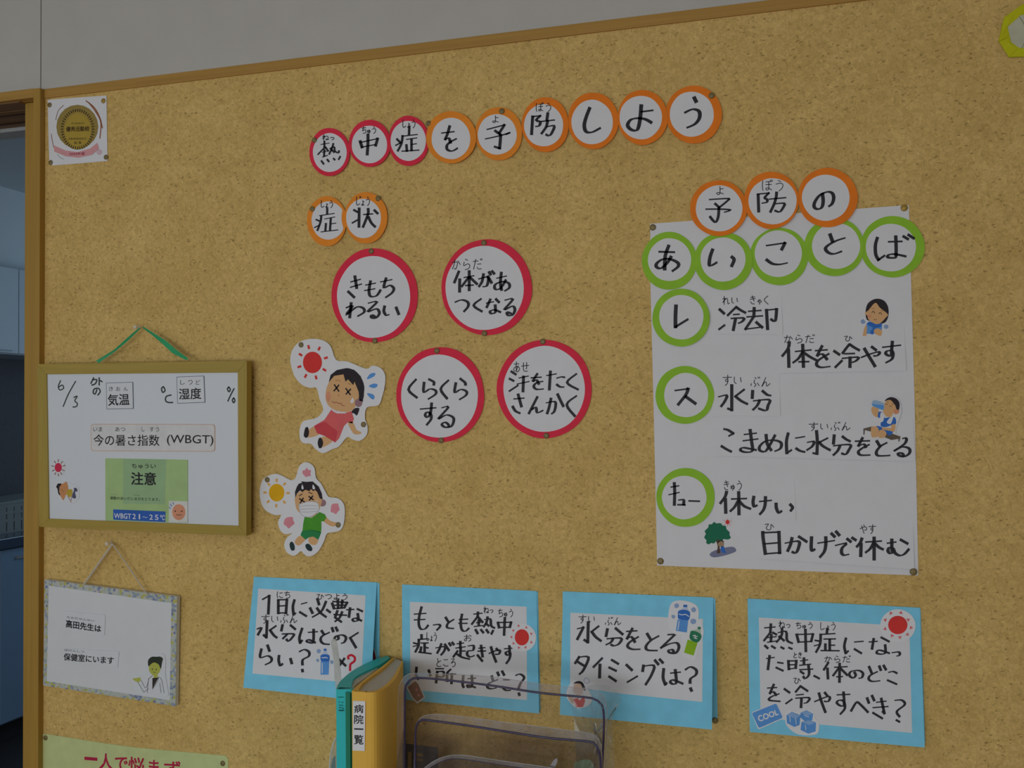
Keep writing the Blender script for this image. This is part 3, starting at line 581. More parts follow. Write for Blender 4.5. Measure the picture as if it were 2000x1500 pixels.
# boy drinking on a bench
t = thing('printed_picture', 'small printed picture of a seated person in blue drinking from a bottle on the poster', 'picture', BOARD.at(1732, 818, 0), PV)
g = G(); g.prism(smooth(T1('P6', '1150 880 1160 770 1260 720 1260 480 1290 400 1400 390 1530 350 1640 400 1670 560 1620 720 1600 840 1680 890 1650 960 1540 950 1440 920 1270 910'), True, 3), BOARD, 0.0030, 0.0032); g.build('paper_cutout', PAPER, t)
art(t, BOARD, [('bench', 'P6', 'q', '1175 780 1290 752 1660 885 1645 950 1630 950 1632 915 1540 930 1290 825 1195 800 1190 860 1175 860', mat('printed brown', (0.15, 0.115, 0.085)), 0.0034),
    ('shirt', 'P6', 'p', '1365 565 1420 570 1440 640 1530 630 1590 640 1598 720 1540 735 1470 760 1400 745 1410 650 1365 635', PBLUE, 0.0035), ('shorts', 'P6', 'p', '1340 750 1400 755 1470 800 1560 820 1520 870 1470 840 1370 790', PBLUE, 0.0035),
    ('towel', 'P6', 'p', '1400 575 1440 600 1435 680 1395 690/1520 640 1570 600 1560 650 1530 720 1480 700', PAPER2, 0.0036), ('leg', 'P6', 'p', '1275 770 1310 752 1355 760 1375 800 1365 880 1330 895 1280 885/1390 800 1440 800 1475 840 1455 890 1400 905 1370 890 1375 830', SKIN, 0.0036),
    ('arm', 'P6', 'p', '1280 510 1330 490 1370 520 1370 560 1355 635 1310 610 1285 570/1540 735 1590 725 1580 815 1520 810 1420 790 1440 765 1530 775', SKIN, 0.0036),
    ('head', 'P6', 'p', '1455 440 1540 385 1620 430 1640 560 1600 590 1560 580 1540 625 1470 620 1430 550 1450 520', SKIN, 0.0037), ('ear', 'P6', 'p', '1570 540 1630 535 1640 570 1590 595', BLUSH, 0.00375),
    ('hair', 'P6', 'p', '1452 425 1480 390 1540 370 1610 395 1645 450 1640 530 1608 530 1590 480 1560 440 1530 410 1490 410', HAIR, 0.0038), ('eye', 'P6', 'l0.9', '1460 460 1490 465/1515 485 1545 495/1485 432 1500 436/1545 458 1565 468', LINE, 0.0039),
    ('bottle', 'P6', 'p', '1285 460 1300 420 1340 412 1440 450 1445 500 1430 540 1340 505 1295 485', mat('printed bottle blue', (0.35, 0.52, 0.72)), 0.0038), ('water', 'P6', 'p', '1290 462 1345 465 1435 480 1430 535 1345 505 1298 485', PBLUE2, 0.0039)])
# tree
t = thing('printed_picture', 'small picture of a green tree with red sun on the poster', 'picture', BOARD.at(1403, 1053, 0), PV)
g = G(); g.prism(smooth(T1('P7', '745 990 760 880 870 780 960 790 1030 740 1130 760 1150 850 1110 880 1140 990 1200 1120 1190 1200 880 1280 820 1220 900 1110 800 1110'), True, 3), BOARD, 0.0011, 0.0014); g.build('paper_cutout', PAPER, t)
art(t, BOARD, [('shade', 'P7', 'p', '840 1225 880 1180 1000 1140 1130 1118 1178 1145 1175 1185 1050 1230 900 1258', mat('printed grey shade', (0.22, 0.235, 0.36)), 0.0016), ('trunk', 'P7', 'p', '900 990 1000 990 985 1060 970 1130 980 1195 935 1200 945 1120 930 1060', mat('printed bark', (0.11, 0.065, 0.05)), 0.0017),
    ('crown', 'P7', 'p', '770 1000 790 950 775 915 820 870 830 830 870 825 895 797 930 815 985 812 1005 840 1050 850 1060 890 1100 930 1098 965 1115 1000 1080 1025 1020 1020 1000 1045 940 1025 900 1075 860 1070 830 1088 795 1070 798 1035', mat('printed deep green', (0.018, 0.185, 0.10)), 0.0018),
    ('person_figure', 'P7', 'p', '985 1120 1025 1115 1040 1170 1060 1195 1030 1200 1010 1195 990 1170', PBLUE, 0.0019), ('face', 'P7', 'p', '950 1075 965 1045 1015 1050 1028 1085 1015 1115 985 1118 955 1105', mat('shaded printed skin', (0.42, 0.28, 0.17)), 0.0019), ('hair', 'P7', 'l2', '950 1062 985 1038 1020 1052', HAIR, 0.0020),
    ('sun', 'P7', 'e', '1073 798 27 29', PRED, 0.0018), ('sun_ray', 'P7', 'l0.9', '1035 780 1028 770/1073 765 1073 755/1108 780 1118 770/1113 800 1125 800/1100 828 1108 840/1073 835 1073 848/1042 825 1032 835', PRED, 0.0018)])

# ------------------------------------------------------------------ cut-out pictures of two people with heat stroke
def cutout(label, reg, outline, items, loc):
    t = thing('cutout_picture', label, 'picture', BOARD.at(*loc, 0), 'printed figures cut out along their outlines')
    g = G(); g.prism(smooth(T1(reg, outline), True, 3), BOARD, 0.0028, 0.0031); g.build('paper_cutout', PAPER2, t)
    art(t, BOARD, items); return t
def rays(cx, cy_, lst, half):
    out = []
    for x, y in lst:
        l = math.hypot(x-cx, y-cy_); dx, dy = (x-cx)/l*half, (y-cy_)/l*half; out.append('%g %g %g %g' % (x-dx, y-dy, x+dx, y+dy))
    return '/'.join(out)
H = 0.0033
cutout('white cut-out of a dizzy person in a red dress under a red sun', 'R5',
    '362 270 375 190 430 120 520 92 620 100 690 150 735 262 830 275 980 335 1030 308 1100 330 1135 390 1130 480 1110 560 1080 630 985 650 970 740 990 800 985 870 930 920 870 910 825 890 760 965 700 990 630 1022 570 990 530 945 470 940 440 900 440 820 470 760 560 740 605 710 630 660 600 580 575 490 520 490 450 460 400 400 380 350',
    [('sun', 'R5', 'e', '543 283 78 88', PRED, H), ('sun_ray', 'R5', 'l4.4', rays(543, 283, [(512, 158), (597, 170), (652, 246), (640, 343), (572, 405), (487, 393), (436, 318), (446, 220)], 10), PRED, H),
     ('hair_back', 'R5', 'p', '800 340 880 345 935 400 965 480 955 560 945 610 860 600 800 500', HAIR, H), ('ponytail', 'R5', 'p', '858 688 890 655 925 658 905 714 885 700', HAIR, H),
     ('leg', 'R5', 'p', '515 830 575 800 600 860 560 885 505 890/640 885 700 910 690 940 612 975 612 905', SKIN, H), ('shoe', 'R5', 'p', '475 850 485 815 505 810 515 850 505 890 485 895 472 880/585 940 595 900 615 898 630 935 618 975 597 980', HAIR, H+.0001),
     ('dress', 'R5', 'q', '700 660 640 750 555 800 580 860 640 880 728 935 760 900 800 800 830 770 868 780 880 740 860 680 780 700', mat('printed coral', (0.80, 0.145, 0.15)), H+.0001),
     ('skirt', 'R5', 'q', '640 765 555 800 580 860 640 880 728 935 748 845 650 770', mat('printed deep coral', (0.70, 0.075, 0.095)), H+.0002),
     ('arm', 'R5', 'p', '832 775 872 768 900 830 940 850 930 865 882 866 850 820', SKIN, H+.0001),
     ('face', 'R5', 'p', '665 470 650 540 655 600 690 650 760 680 830 685 880 660 915 590 922 510 890 440 800 370 720 385', SKIN, H+.0002), ('blush', 'R5', 'e', '672 560 20 40', BLUSH, H+.00025),
     ('hair', 'R5', 'q', '675 445 690 385 740 345 810 330 880 342 935 395 965 480 960 560 950 600 925 595 918 520 885 440 875 468 832 420 812 440 795 380 720 392', HAIR, H+.0003), ('ear', 'R5', 'e', '918 612 30 34', mat('printed mauve', (0.36, 0.21, 0.24)), H+.0003),
     ('collar', 'R5', 'l3', '705 668 740 690 770 690 810 692', PAPER2, H+.0003), ('eye', 'R5', 'l2.9', '722 465 757 517/757 468 718 514/815 495 850 545/853 500 817 540', LINE, H+.0004), ('brow', 'R5', 'l1.2', '730 432 752 426 770 436/833 452 855 465', mat('printed ochre', (0.42, 0.24, 0.06)), H+.0004),
     ('mouth', 'R5', 'l1.4', '705 600 722 612 740 606 755 618 772 614 785 632 803 634', mat('printed brick', (0.45, 0.14, 0.09)), H+.0004), ('nose', 'R5', 'l1', '756 548 757 556', PLINE, H+.0004), ('sweat_drop', 'R5', 'p', '872 570 880 595 872 612 856 612 850 600', PAPER2, H+.0004),
     ('blue_drop', 'R5', 'p', '985 420 1010 378 1050 368 1053 385 1030 405/1000 475 1040 455 1070 460 1068 480 1040 492/985 535 1030 540 1048 560 1042 582 1020 578', PBLUE2, H)], (660, 770))
cutout('white cut-out of a dizzy person wearing a mask and green shirt under a yellow sun', 'R7',
    '180 540 215 390 300 325 390 303 470 325 590 385 650 350 690 215 740 165 790 152 850 175 895 230 915 355 980 430 1040 540 1085 605 1190 618 1260 670 1290 760 1280 930 1240 1030 1160 1060 1060 1080 1020 1180 960 1290 900 1350 830 1378 770 1360 720 1310 670 1350 610 1370 530 1320 500 1220 540 1130 605 1075 520 1090 450 1040 420 930 460 840 380 840 260 780 200 680',
    [('sun', 'R7', 'e', '402 548 101 116', mat('printed sun yellow', (0.86, 0.47, 0.012)), H), ('sun_ray', 'R7', 'l4.2', rays(402, 548, [(402, 388), (505, 435), (548, 553), (502, 672), (397, 718), (292, 665), (250, 547), (300, 440)], 12), mat('printed pale orange', (0.84, 0.47, 0.13)), H),
     ('leg', 'R7', 'p', '700 1110 790 1140 770 1170 690 1238 635 1190/820 1130 900 1115 945 1155 910 1228 830 1210', SKIN, H), ('shoe', 'R7', 'p', '570 1235 580 1195 605 1188 632 1225 638 1280 620 1303 590 1295/775 1235 800 1212 835 1225 865 1270 860 1305 825 1308 790 1280', mat('printed dark teal', (0.025, 0.05, 0.055)), H+.0001),
     ('shorts', 'R7', 'q', '735 1045 860 1032 985 1060 945 1162 880 1120 820 1130 780 1162 712 1100', mat('printed dark green', (0.03, 0.26, 0.085)), H+.0001), ('arm', 'R7', 'p', '1040 860 1100 915 1190 942 1180 975 1120 988 1050 950 1010 915', SKIN, H),
     ('shirt', 'R7', 'q', '765 865 860 875 960 800 1030 830 1050 870 1020 922 985 920 985 1030 975 1062 860 1035 738 1045 748 950', mat('printed grass green', (0.085, 0.36, 0.035)), H+.0001),
     ('face', 'R7', 'p', '648 590 645 700 680 790 800 860 900 850 975 720 990 600 900 510 740 520', SKIN, H+.0002), ('ear', 'R7', 'e', '1000 682 46 46', MATS['printed mauve'], H+.0001),
     ('hair', 'R7', 'q', '645 620 640 540 665 470 690 432 732 418 722 400 790 408 870 402 950 470 990 560 1000 638 962 622 930 540 900 512 880 530 850 500 830 530 775 510 740 540 705 520 665 560', HAIR, H+.0003),
     ('mask', 'R7', 'p', '690 705 780 672 860 662 940 690 952 770 900 830 850 858 780 862 715 820', PAPER2, H+.0003), ('mask_line', 'R7', 'l0.8', '700 730 800 715 940 722/712 765 810 760 940 760/725 800 830 800 930 790/690 705 780 672 860 662 940 690 952 770 900 830 850 858 780 862 715 820 690 705', mat('printed grey line', (0.42, 0.42, 0.47)), H+.0004),
     ('sweat_drop', 'R7', 'p', '735 440 753 490 740 505 725 490/875 440 903 490 885 505 868 490/925 640 935 660 922 668', PAPER2, H+.0004), ('eye', 'R7', 'l2.8', '700 628 762 668/748 620 710 682/823 598 878 640/872 592 830 645', LINE, H+.0004), ('brow', 'R7', 'l1.6', '698 590 720 575 735 566/818 545 840 552 865 562', LINE, H+.0004),
     ('flower', 'R7', 'p', '795 222 812 250 848 258 842 295 845 330 810 335 780 345 760 320 740 300 742 260 770 255/1163 690 1200 692 1210 730 1222 770 1195 800 1175 828 1140 810 1108 800 1108 750 1120 702/563 865 610 868 618 910 635 950 600 980 560 1015 530 985 495 960 500 915 520 880', PINK, H)], (590, 1000))
for px, py, lb in ((588, 673.5, 'brass thumbtack above the red sun of the dress cut-out'), (710, 829, 'brass thumbtack beside the hand of the dress cut-out'), (522, 937, 'brass thumbtack above the yellow sun of the mask cut-out'), (660.5, 1025, 'brass thumbtack at the hand of the mask cut-out'),
    (614, 273.5, 'tack at the left edge of the first title disc 熱'), (980, 217, 'brass tack at the top of the disc 予 (yo) in the title row'), (1390, 186.5, 'brass tack at the upper right of the last title disc う'), (837, 241, 'half-hidden tack between the last crimson and first orange title discs'),
    (610, 408, 'grey-brass tack at the left edge of the small left disc 症 heading the symptoms'), (738.5, 387.5, 'grey-brass tack at the upper right of the right disc 状 heading the symptoms'),
    (725, 490.5, 'brass tack on top of the upper left crimson symptom circle'), (732, 665.5, 'brass tack under the upper left crimson symptom circle'), (945, 474, 'brass tack on top of the upper right crimson symptom circle'), (946, 651, 'brass tack under the upper right crimson symptom circle'),
    (853, 685, 'brass tack on top of the lower left crimson symptom circle'), (861.5, 860, 'brass tack under the lower left crimson symptom circle'), (1060, 667, 'brass tack on top of the lower right crimson symptom circle'), (1067, 851, 'brass tack under the lower right crimson symptom circle')):
    pin(px, py, 0.0052 if ('disc' in lb) else 0.0034, lb)

# ------------------------------------------------------------------ blue question cards
def card(label, tl, tr, br, bl, tilt, back, sheet, reg, txt, w, small, h=0.002):
    p0, p1 = BOARD.at(*tl, h), BOARD.at(*tr, h); mid = ((bl[0]+br[0])/2, (bl[1]+br[1])/2)
    pb = Y(-h-tilt).at(*mid); n = (p1-p0).cross(pb-p0); n = n if n.y < 0 else -n; sf = Surf(p0, n)
    t = thing('folded_card', label, 'card', BOARD.at((tl[0]+br[0])/2, (tl[1]+br[1])/2, 0), 'sky blue folded question cards pinned in a row')
    # back sheet has the size of the front flap, flat on the board
    g = G(); g.prism(T1('PX', back), BOARD, 0.0006, 0.0010); g.build('back_sheet', BLUE, t)
    g = G(); g.prism([tl, tr, br, bl], sf, -0.0004, 0.0); g.build('front_flap', BLUE, t)
    g = G(); g.prism(T1('PX', sheet), sf, 0.0001, 0.0004); q = g.build('question_sheet', PAPER, t)
    letters(reg, txt, sf, 0.0006, w, q); kana(small, sf, 0.0006, q)
    return t, sf
def bottle(t, sf, reg, cap, neck, body, band, m1, m2, h, hl):
    art(t, sf, [('bottle_cap', reg, 'q', cap, m1, h), ('bottle_neck', reg, 'q', neck, mat('printed clear blue', (0.55, 0.63, 0.80)) if m1 is PBLUE else mat('printed clear green', (0.50, 0.62, 0.48)), h), ('bottle_body', reg, 'q', body, m2, h), ('bottle_band', reg, 'p', band, m1, h+.0001), ('highlight', reg, 'l1.6', hl, PAPER2, h+.0002)])
def suns(t, sf, reg, c, r, rr, tris, h, outline):
    g = G(); g.prism(ell(*outline, 0.008, 40, 3), sf, h-.0003, h); s = g.build('sun_sticker', PAPER2, t)
    art(s, sf, [('red_sun', reg, 'e', '%g %g %g %g' % (*c, r, rr), PRED, h+.0002)])
    g = G(); x0, y0, k = REG[reg]
    for x, y in tris:
        l = math.hypot(x-c[0], y-c[1]); dx, dy = (x-c[0])/l, (y-c[1])/l
        g.flat([(x0+(x+dx*20)/k, y0+(y+dy*20)/k), (x0+(x-dx*12-dy*20)/k, y0+(y-dy*12+dx*20)/k), (x0+(x-dx*12+dy*20)/k, y0+(y-dy*12-dx*20)/k)], sf, h+.0002)
    g.build('sun_ray', mat('printed soft red', (0.78, 0.17, 0.19)), s)
t, s1 = card('sky blue folded card asking how much water a day, leftmost of the four', (496, 1126.5), (736, 1137.5), (723, 1371), (475, 1343), 0.036, '498 1127 741 1138.5 741 1362 492 1336',
    '504.5 1149.5 714 1163 706 1327.5 659 1331 493 1315.5', 'C1',
    '285 405 372 357 372 357 360 590/490 415 490 585/485 410 602 408 602 408 590 585/490 492 595 486/490 582 590 580/700 415 680 500 690 602 690 602 715 585/790 465 862 445/770 570 855 622/1000 400 1020 470/1110 435 1050 560 935 635/995 520 1040 580 1110 632/905 520 935 582/1122 540 1165 572/1192 458 1215 522/1200 432 1388 445 1388 445 1350 512/1215 525 1350 515/1265 415 1270 520/1325 418 1312 515/1205 482 1370 478/1260 555 1230 640 1230 640 1310 697/1320 570 1290 640 1230 692/1215 602 1380 612/1380 540 1475 535/1425 520 1410 632/1520 530 1585 560/1525 595 1530 670 1480 690 1458 665 1500 650 1572 682/215 790 270 775 225 865/345 688 335 900 335 900 300 870/460 750 382 805 382 805 430 870 470 902/545 740 530 810/650 742 710 792/540 855 688 855 672 900 625 947 598 928/605 860 550 915/800 785 765 900 775 970 775 970 800 940/880 835 1000 825/950 800 945 958 900 967 858 950 890 930 970 967/1055 815 1085 862/1155 835 1060 885 1042 940 1080 982 1155 990/1190 778 1205 820/1240 772 1260 812/1270 890 1272 920 1240 935 1222 915 1250 880 1330 870 1372 905 1350 960 1310 977/1530 838 1425 905 1425 905 1500 1030/350 1005 375 1075/270 1055 255 1160 350 1140 402 1172 390 1220 320 1255/500 1140 495 1200 515 1267 545 1245/650 1180 665 1237/765 1085 830 1058 890 1090 885 1145 810 1190 805 1252/803 1322 807 1342/1285 1190 1365 1267/1350 1175 1295 1257',
    4.6, [('C1', 'にち', 462, 298, 658, 395), ('C1', 'ひつよう', 985, 328, 1410, 412), ('C1', 'すいぶん', 262, 598, 748, 722)])
letters('C1', '1405 1178 1400 1148 1440 1130 1485 1160 1480 1210 1430 1250 1425 1328', s1, 0.0007, 4.4, t, 'red_question_mark', mat('red marker', (0.72, 0.02, 0.05)), None)
bottle(t, s1, 'C1', '1080 1048 1118 1046 1118 1075 1082 1076', '1083 1078 1117 1078 1130 1110 1142 1122 1050 1125 1068 1105', '1045 1205 1152 1205 1145 1385 1040 1385', '1045 1130 1100 1118 1150 1130 1158 1165 1150 1208 1100 1215 1048 1205 1040 1165', PBLUE, PBLUE2, 0.0008, '1060 1160 1080 1168 1100 1158 1130 1170/1063 1235 1062 1360')
art(t, s1, [('cool_mark', 'C1', 'p', a, PALE, 0.0007) for a in ('995 1060 1020 1050 1042 1065 1040 1095 1015 1108 992 1092', '985 1185 1005 1178 1022 1195 1015 1218 990 1215', '1165 1210 1185 1195 1210 1215 1195 1248 1170 1235')])
g = G(); g.stroke(T1('C1', '1690 1000 1715 1060 1735 1120 1745 1195'), BOARD, 0.0012, 5, None); g.build('red_arc', mat('dark red print', (0.42, 0.012, 0.04)), t)
g = G(); g.stroke(T1('C1', '1706 990 1735 1055 1755 1115 1768 1190'), BOARD, 0.0012, 2, None); g.build('white_edge', PAPER2, t)

t, s2 = card('sky blue folded card asking about heat stroke places, second from left', (785, 1141.5), (1048, 1154.5), (1053, 1393.5), (786, 1366), 0.006, '787 1143 1050.5 1156 1055.5 1388 790 1362',
    '800.5 1175.5 1028.5 1185 1029.5 1367.5 801.5 1347', 'C2',
    '355 440 325 560 320 660 345 722 400 722 440 677/260 530 412 520/260 605 400 598/508 672 580 665 597 690 555 737/670 575 705 632/775 600 700 650 690 705 772 717/882 535 865 640 880 732 925 752 972 715/845 600 957 595/840 650 950 650/1035 530 1145 518/1090 508 1085 570/1078 572 1010 660/1098 575 1150 635/1070 642 1120 636/1100 610 1100 680/1040 692 1150 677/1215 570 1200 640 1165 692/1175 602 1250 595 1262 680 1305 710/1190 650 1230 682/1060 735 1085 780/1130 735 1160 770/1200 735 1225 770/1287 745 1265 787/1350 640 1365 705/1350 640 1522 635 1522 635 1505 700/1365 705 1505 700/1440 580 1430 800/355 802 355 852/310 862 440 850/320 862 315 940 275 1020/252 905 300 918/245 952 310 935/350 907 442 905/395 912 395 1020/395 962 440 970/350 962 340 1025/320 1025 480 1045/540 970 655 955 650 1010 610 1060/612 920 590 980 560 1035/660 925 710 1000/715 910 735 937/755 900 775 925/815 917 905 905/860 890 860 970/800 972 925 955/865 972 860 1060/870 1012 925 1010/825 1010 770 1085/810 1045 880 1090 980 1115/960 945 1032 940 1025 1000 960 1012 950 1060 990 1087 1042 1070/1100 975 1182 965/1090 1012 1190 1010/1130 940 1150 1082/1085 1065 1145 1140/1235 1042 1340 1000 1377 1010 1360 1050 1320 1052/1260 960 1290 1060 1325 1150/1330 980 1350 1000/1435 982 1560 970/1500 945 1500 1050 1470 1062 1450 1035 1480 1015 1510 1040 1500 1110 1460 1170/290 1227 285 1320 312 1372/450 1262 470 1330/540 1240 642 1240/560 1280 640 1280 635 1345 560 1340/560 1280 545 1420/735 1250 690 1300 690 1400/690 1312 800 1312/750 1312 745 1430/900 1330 890 1440 902 1480/960 1370 1060 1362/1010 1330 1012 1465 965 1482 955 1452 1055 1485/1270 1340 1288 1400/1350 1382 1235 1430 1212 1480 1260 1502 1330 1490/1345 1290 1360 1327/1405 1275 1430 1322/1420 1385 1500 1385/1410 1482 1450 1520 1512 1522/1582 1328 1640 1312 1692 1357 1645 1430 1620 1490/1622 1562 1630 1584',
    4.5, [('C2', 'ねっ', 1158, 428, 1292, 522), ('C2', 'ちゅう', 1342, 460, 1562, 572), ('C2', 'しょう', 408, 765, 562, 885), ('C2', 'お', 893, 792, 1018, 892), ('C2', 'ところ', 530, 1098, 812, 1222)])
suns(t, s2, 'C2', (1662, 832), 93, 106, [(1618, 680), (1720, 703), (1785, 785), (1785, 897), (1710, 963), (1622, 968), (1552, 912), (1525, 828), (1550, 742)], 0.0009, (992, 1047, 1218, 1273))
g = G(); g.prism(T1('F5', '895 600 1000 520 1050 560 1120 720 1030 790 975 740'), s2, 0.0005, 0.0008); s = g.build('brown_sticker', PAPER2, t)
art(s, s2, [('print', 'F5', 'q', '920 600 1005 530 1040 565 1105 715 1030 770 985 725', mat('printed milky brown', (0.36, 0.20, 0.14)), 0.0010), ('spot', 'F5', 'e', '1020 630 12 14', PINK, 0.0011), ('spot', 'F5', 'e', '1045 692 12 14', PINK, 0.0011)])

t, s3 = card('sky blue folded card asking when to drink, with two bottle stickers', (1100, 1155), (1393, 1167), (1390.5, 1425), (1093.5, 1396), 0.045, '1099 1157 1397 1169 1401.5 1403 1100 1388',
    '1114 1196.5 1373 1209 1371.5 1371 1215 1355 1113.5 1340', 'C3',
    '280 577 350 560 350 560 280 697/405 502 400 732 400 732 360 705/525 547 445 610 445 610 490 670 550 715/625 582 610 660/720 572 800 640/620 692 782 685 760 747 705 772 668 760/690 692 665 732 610 760/845 607 965 600/912 575 850 690 850 690 900 670 940 727/980 670 880 732 858 780 910 812 1000 812/1082 635 1120 697/1215 660 1120 715 1068 780 1090 822 1197 827/1320 645 1405 640 1405 640 1240 797 1240 797 1340 750 1422 740 1447 790 1410 857 1340 850 1330 825 1370 818 1390 850/302 900 255 972/290 905 408 905 350 1050 305 1097/290 960 370 1010/565 915 465 1017/540 990 535 1135/675 935 750 980/645 1022 725 1060/645 1125 722 1177/845 992 907 1052/855 1190 970 1122/1040 1000 1030 1062/1030 1010 1160 1000 1130 1110 1065 1217/1172 940 1210 985/1227 930 1262 967/1272 1040 1265 1140 1290 1217 1290 1217 1305 1200/1350 1087 1465 1075/1405 1052 1417 1190 1380 1212 1348 1190 1380 1165 1490 1207/1522 1047 1580 1015 1645 1050 1642 1105 1582 1150 1575 1197/1580 1262 1592 1288',
    5.0, [('C3', 'すい', 288, 415, 495, 515), ('C3', 'ぶん', 588, 445, 792, 542)])
g = G(); g.prism(smooth(T1('C3', '1330 560 1325 420 1350 300 1410 255 1520 255 1640 300 1675 380 1670 480 1700 470 1725 560 1730 640 1690 760 1660 850 1640 920 1600 935 1510 910 1470 860 1470 780 1480 650 1400 640'), True, 3), s3, 0.0006, 0.0009); s = g.build('bottle_sticker', PAPER2, t)
bottle(s, s3, 'C3', '1498 300 1542 302 1545 328 1497 328', '1500 330 1542 330 1550 355 1568 375 1445 368 1480 350', '1432 470 1555 475 1538 620 1412 600', '1445 370 1510 358 1568 380 1575 420 1558 475 1500 475 1440 460 1435 410', PBLUE, PBLUE2, 0.0011, '1450 408 1490 418 1520 410 1560 435/1450 490 1435 590')
bottle(s, s3, 'C3', '1668 550 1702 560 1692 590 1660 578', '1655 580 1695 595 1700 640 1595 600 1630 590', '1548 700 1662 735 1615 885 1505 850', '1590 600 1650 610 1702 645 1700 690 1665 732 1610 722 1570 685 1575 630', mat('printed bottle green', (0.03, 0.22, 0.11)), mat('printed tea green', (0.30, 0.55, 0.02)), 0.0011, '1608 655 1660 665/1620 680 1655 690/1630 648 1640 690')
art(s, s3, [('cool_mark', 'C3', 'p', a, PALE, 0.0010) for a in ('1395 300 1415 285 1445 295 1445 325 1420 340 1398 328', '1590 345 1615 328 1642 345 1640 375 1612 388 1590 370', '1360 430 1378 415 1402 428 1400 452 1378 460', '1580 480 1605 460 1642 475 1640 510 1605 525 1582 505')])
g = G(); g.prism(smooth(T1('C3', '150 1340 200 1200 260 1165 350 1175 400 1260 450 1370 430 1440 360 1480 290 1492 220 1450'), True, 3), s3, 0.0007, 0.0010); s = g.build('figure_sticker', PAPER2, t)
art(s, s3, [('hair', 'C3', 'p', '235 1205 275 1180 320 1180 355 1215 375 1290 345 1270 320 1215 280 1205', HAIR, 0.0013), ('face', 'C3', 'p', '240 1225 280 1208 330 1215 345 1270 330 1330 270 1340 235 1290', mat('printed pale skin', (0.72, 0.50, 0.38)), 0.0012), ('shirt', 'C3', 'q', '235 1385 288 1372 302 1400 342 1368 366 1382 368 1412 345 1475 265 1480 250 1430', PRED, 0.0012), ('arm', 'C3', 'p', '170 1360 240 1375 225 1440', MATS['printed pale skin'], 0.0012), ('cool_mark', 'C3', 'l0.7', '385 1140 415 1165 410 1195 380 1203 355 1185 360 1155 385 1140', PALE, 0.0012)])

t, s4 = card('sky blue folded card asking where to cool the body, rightmost of the four', (1460, 1169), (1796.5, 1187), (1806, 1460), (1464.5, 1429.5), 0.010, '1463 1171 1798 1189 1807 1452 1468 1424',
    '1482 1206 1776 1223 1781.5 1431.5 1600 1415 1485.5 1400', 'C4',
    '280 402 390 392/345 365 340 445/342 447 275 532/365 450 402 470/310 502 400 492/350 472 345 540/310 550 400 537/460 410 455 480 405 547/420 452 500 440 512 530 565 560/430 490 480 532/285 585 312 610/355 590 388 610/450 600 478 615/530 605 562 618/610 470 630 547/610 470 778 465 778 465 760 540/630 548 760 542/700 420 705 642/925 410 920 460/850 470 1005 460/857 470 850 570 810 650/800 530 840 537/790 587 850 570/890 517 1010 515/950 520 950 632/950 580 1002 580/905 570 905 632/860 635 1048 637/1117 510 1100 590 1115 662 1115 662 1140 640/1205 547 1295 540/1205 620 1275 662/1355 547 1440 540/1402 515 1385 617/1480 500 1560 542/1520 580 1522 655 1480 672 1432 660 1460 630 1562 662/1590 657 1660 650 1668 680 1640 692/300 717 380 705/332 690 315 827/415 757 470 765/400 810 470 842/525 742 530 827/525 742 607 740 607 740 600 815/530 782 600 780/530 825 600 815/650 742 725 730/685 715 685 770/640 787 755 775/640 832 777 825/732 790 737 880 700 922 680 905/650 850 682 872/790 895 842 922/935 760 890 832/927 820 932 922/1000 807 1130 800/1052 770 1050 957/1045 812 985 892/1062 820 1130 887/1020 905 1082 902/1205 860 1217 890 1190 917 1152 890 1170 850 1250 840 1292 870 1280 912 1250 920/1355 802 1380 862/1440 852 1365 892 1352 930 1390 952 1467 945/1460 797 1475 835/1505 790 1527 830/1555 860 1600 850 1640 867/1545 940 1637 980/310 1020 405 1015/375 985 335 1075 335 1075 370 1060 400 1092/430 1080 350 1110 328 1145 440 1157/485 1030 537 1067/500 1180 562 1135/650 1000 600 1060/655 1005 722 1050/605 1092 680 1085/600 1125 738 1120 720 1165 685 1177/660 1125 655 1217/795 1160 920 1110 952 1120 935 1157 895 1157/840 1075 865 1160 905 1267/900 1068 925 1100/1025 1090 1157 1085/1092 1065 1097 1190 1060 1202 1022 1170 1050 1145 1095 1160 1105 1230 1060 1287/1170 1255 1220 1172 1250 1175 1342 1267/1335 1125 1352 1172/1385 1100 1407 1147/1430 1167 1530 1155/1395 1222 1550 1210/1480 1130 1512 1280 1512 1280 1495 1262/1395 1275 1490 1332/1620 1147 1690 1145 1722 1190 1640 1260 1667 1312/1635 1350 1667 1367',
    4.7, [('C4', 'ねっ', 420, 325, 548, 408), ('C4', 'ちゅう', 592, 342, 788, 412), ('C4', 'しょう', 838, 342, 1022, 428), ('C4', 'とき', 568, 652, 672, 715), ('C4', 'からだ', 888, 688, 1168, 760), ('C4', 'ひ', 572, 908, 658, 980)])
suns(t, s4, 'C4', (1650, 372), 100, 95, [(1578, 250), (1682, 245), (1758, 318), (1787, 400), (1750, 470), (1672, 500), (1590, 483), (1518, 412), (1520, 320)], 0.0009, (1719, 1788, 1190, 1254.5))
g = G(); g.prism(rrect(T1('C4', '145 1270 405 1168 480 1330 215 1448'), 0.1), s4, 0.0006, 0.0009); s = g.build('cool_pack_sticker', PAPER2, t)
g = G(); g.flat(rrect(T1('C4', '150 1278 400 1178 468 1325 222 1432'), 0.1), s4, 0.0011); g.build('pack_print', PBLUE2, s)
g = G(); ftext(g, 'COOL', quad('C4', '205 1310 410 1240 425 1292 228 1368'), s4, 0.0013, 0.03); g.build('lettering', PAPER2, s)
g = G(); g.prism(smooth(T1('C4', '490 1290 520 1240 590 1255 680 1235 780 1260 800 1330 840 1380 830 1480 760 1505 640 1500 560 1460 500 1390'), True, 3), s4, 0.0007, 0.0010); s = g.build('ice_sticker', PAPER2, t)
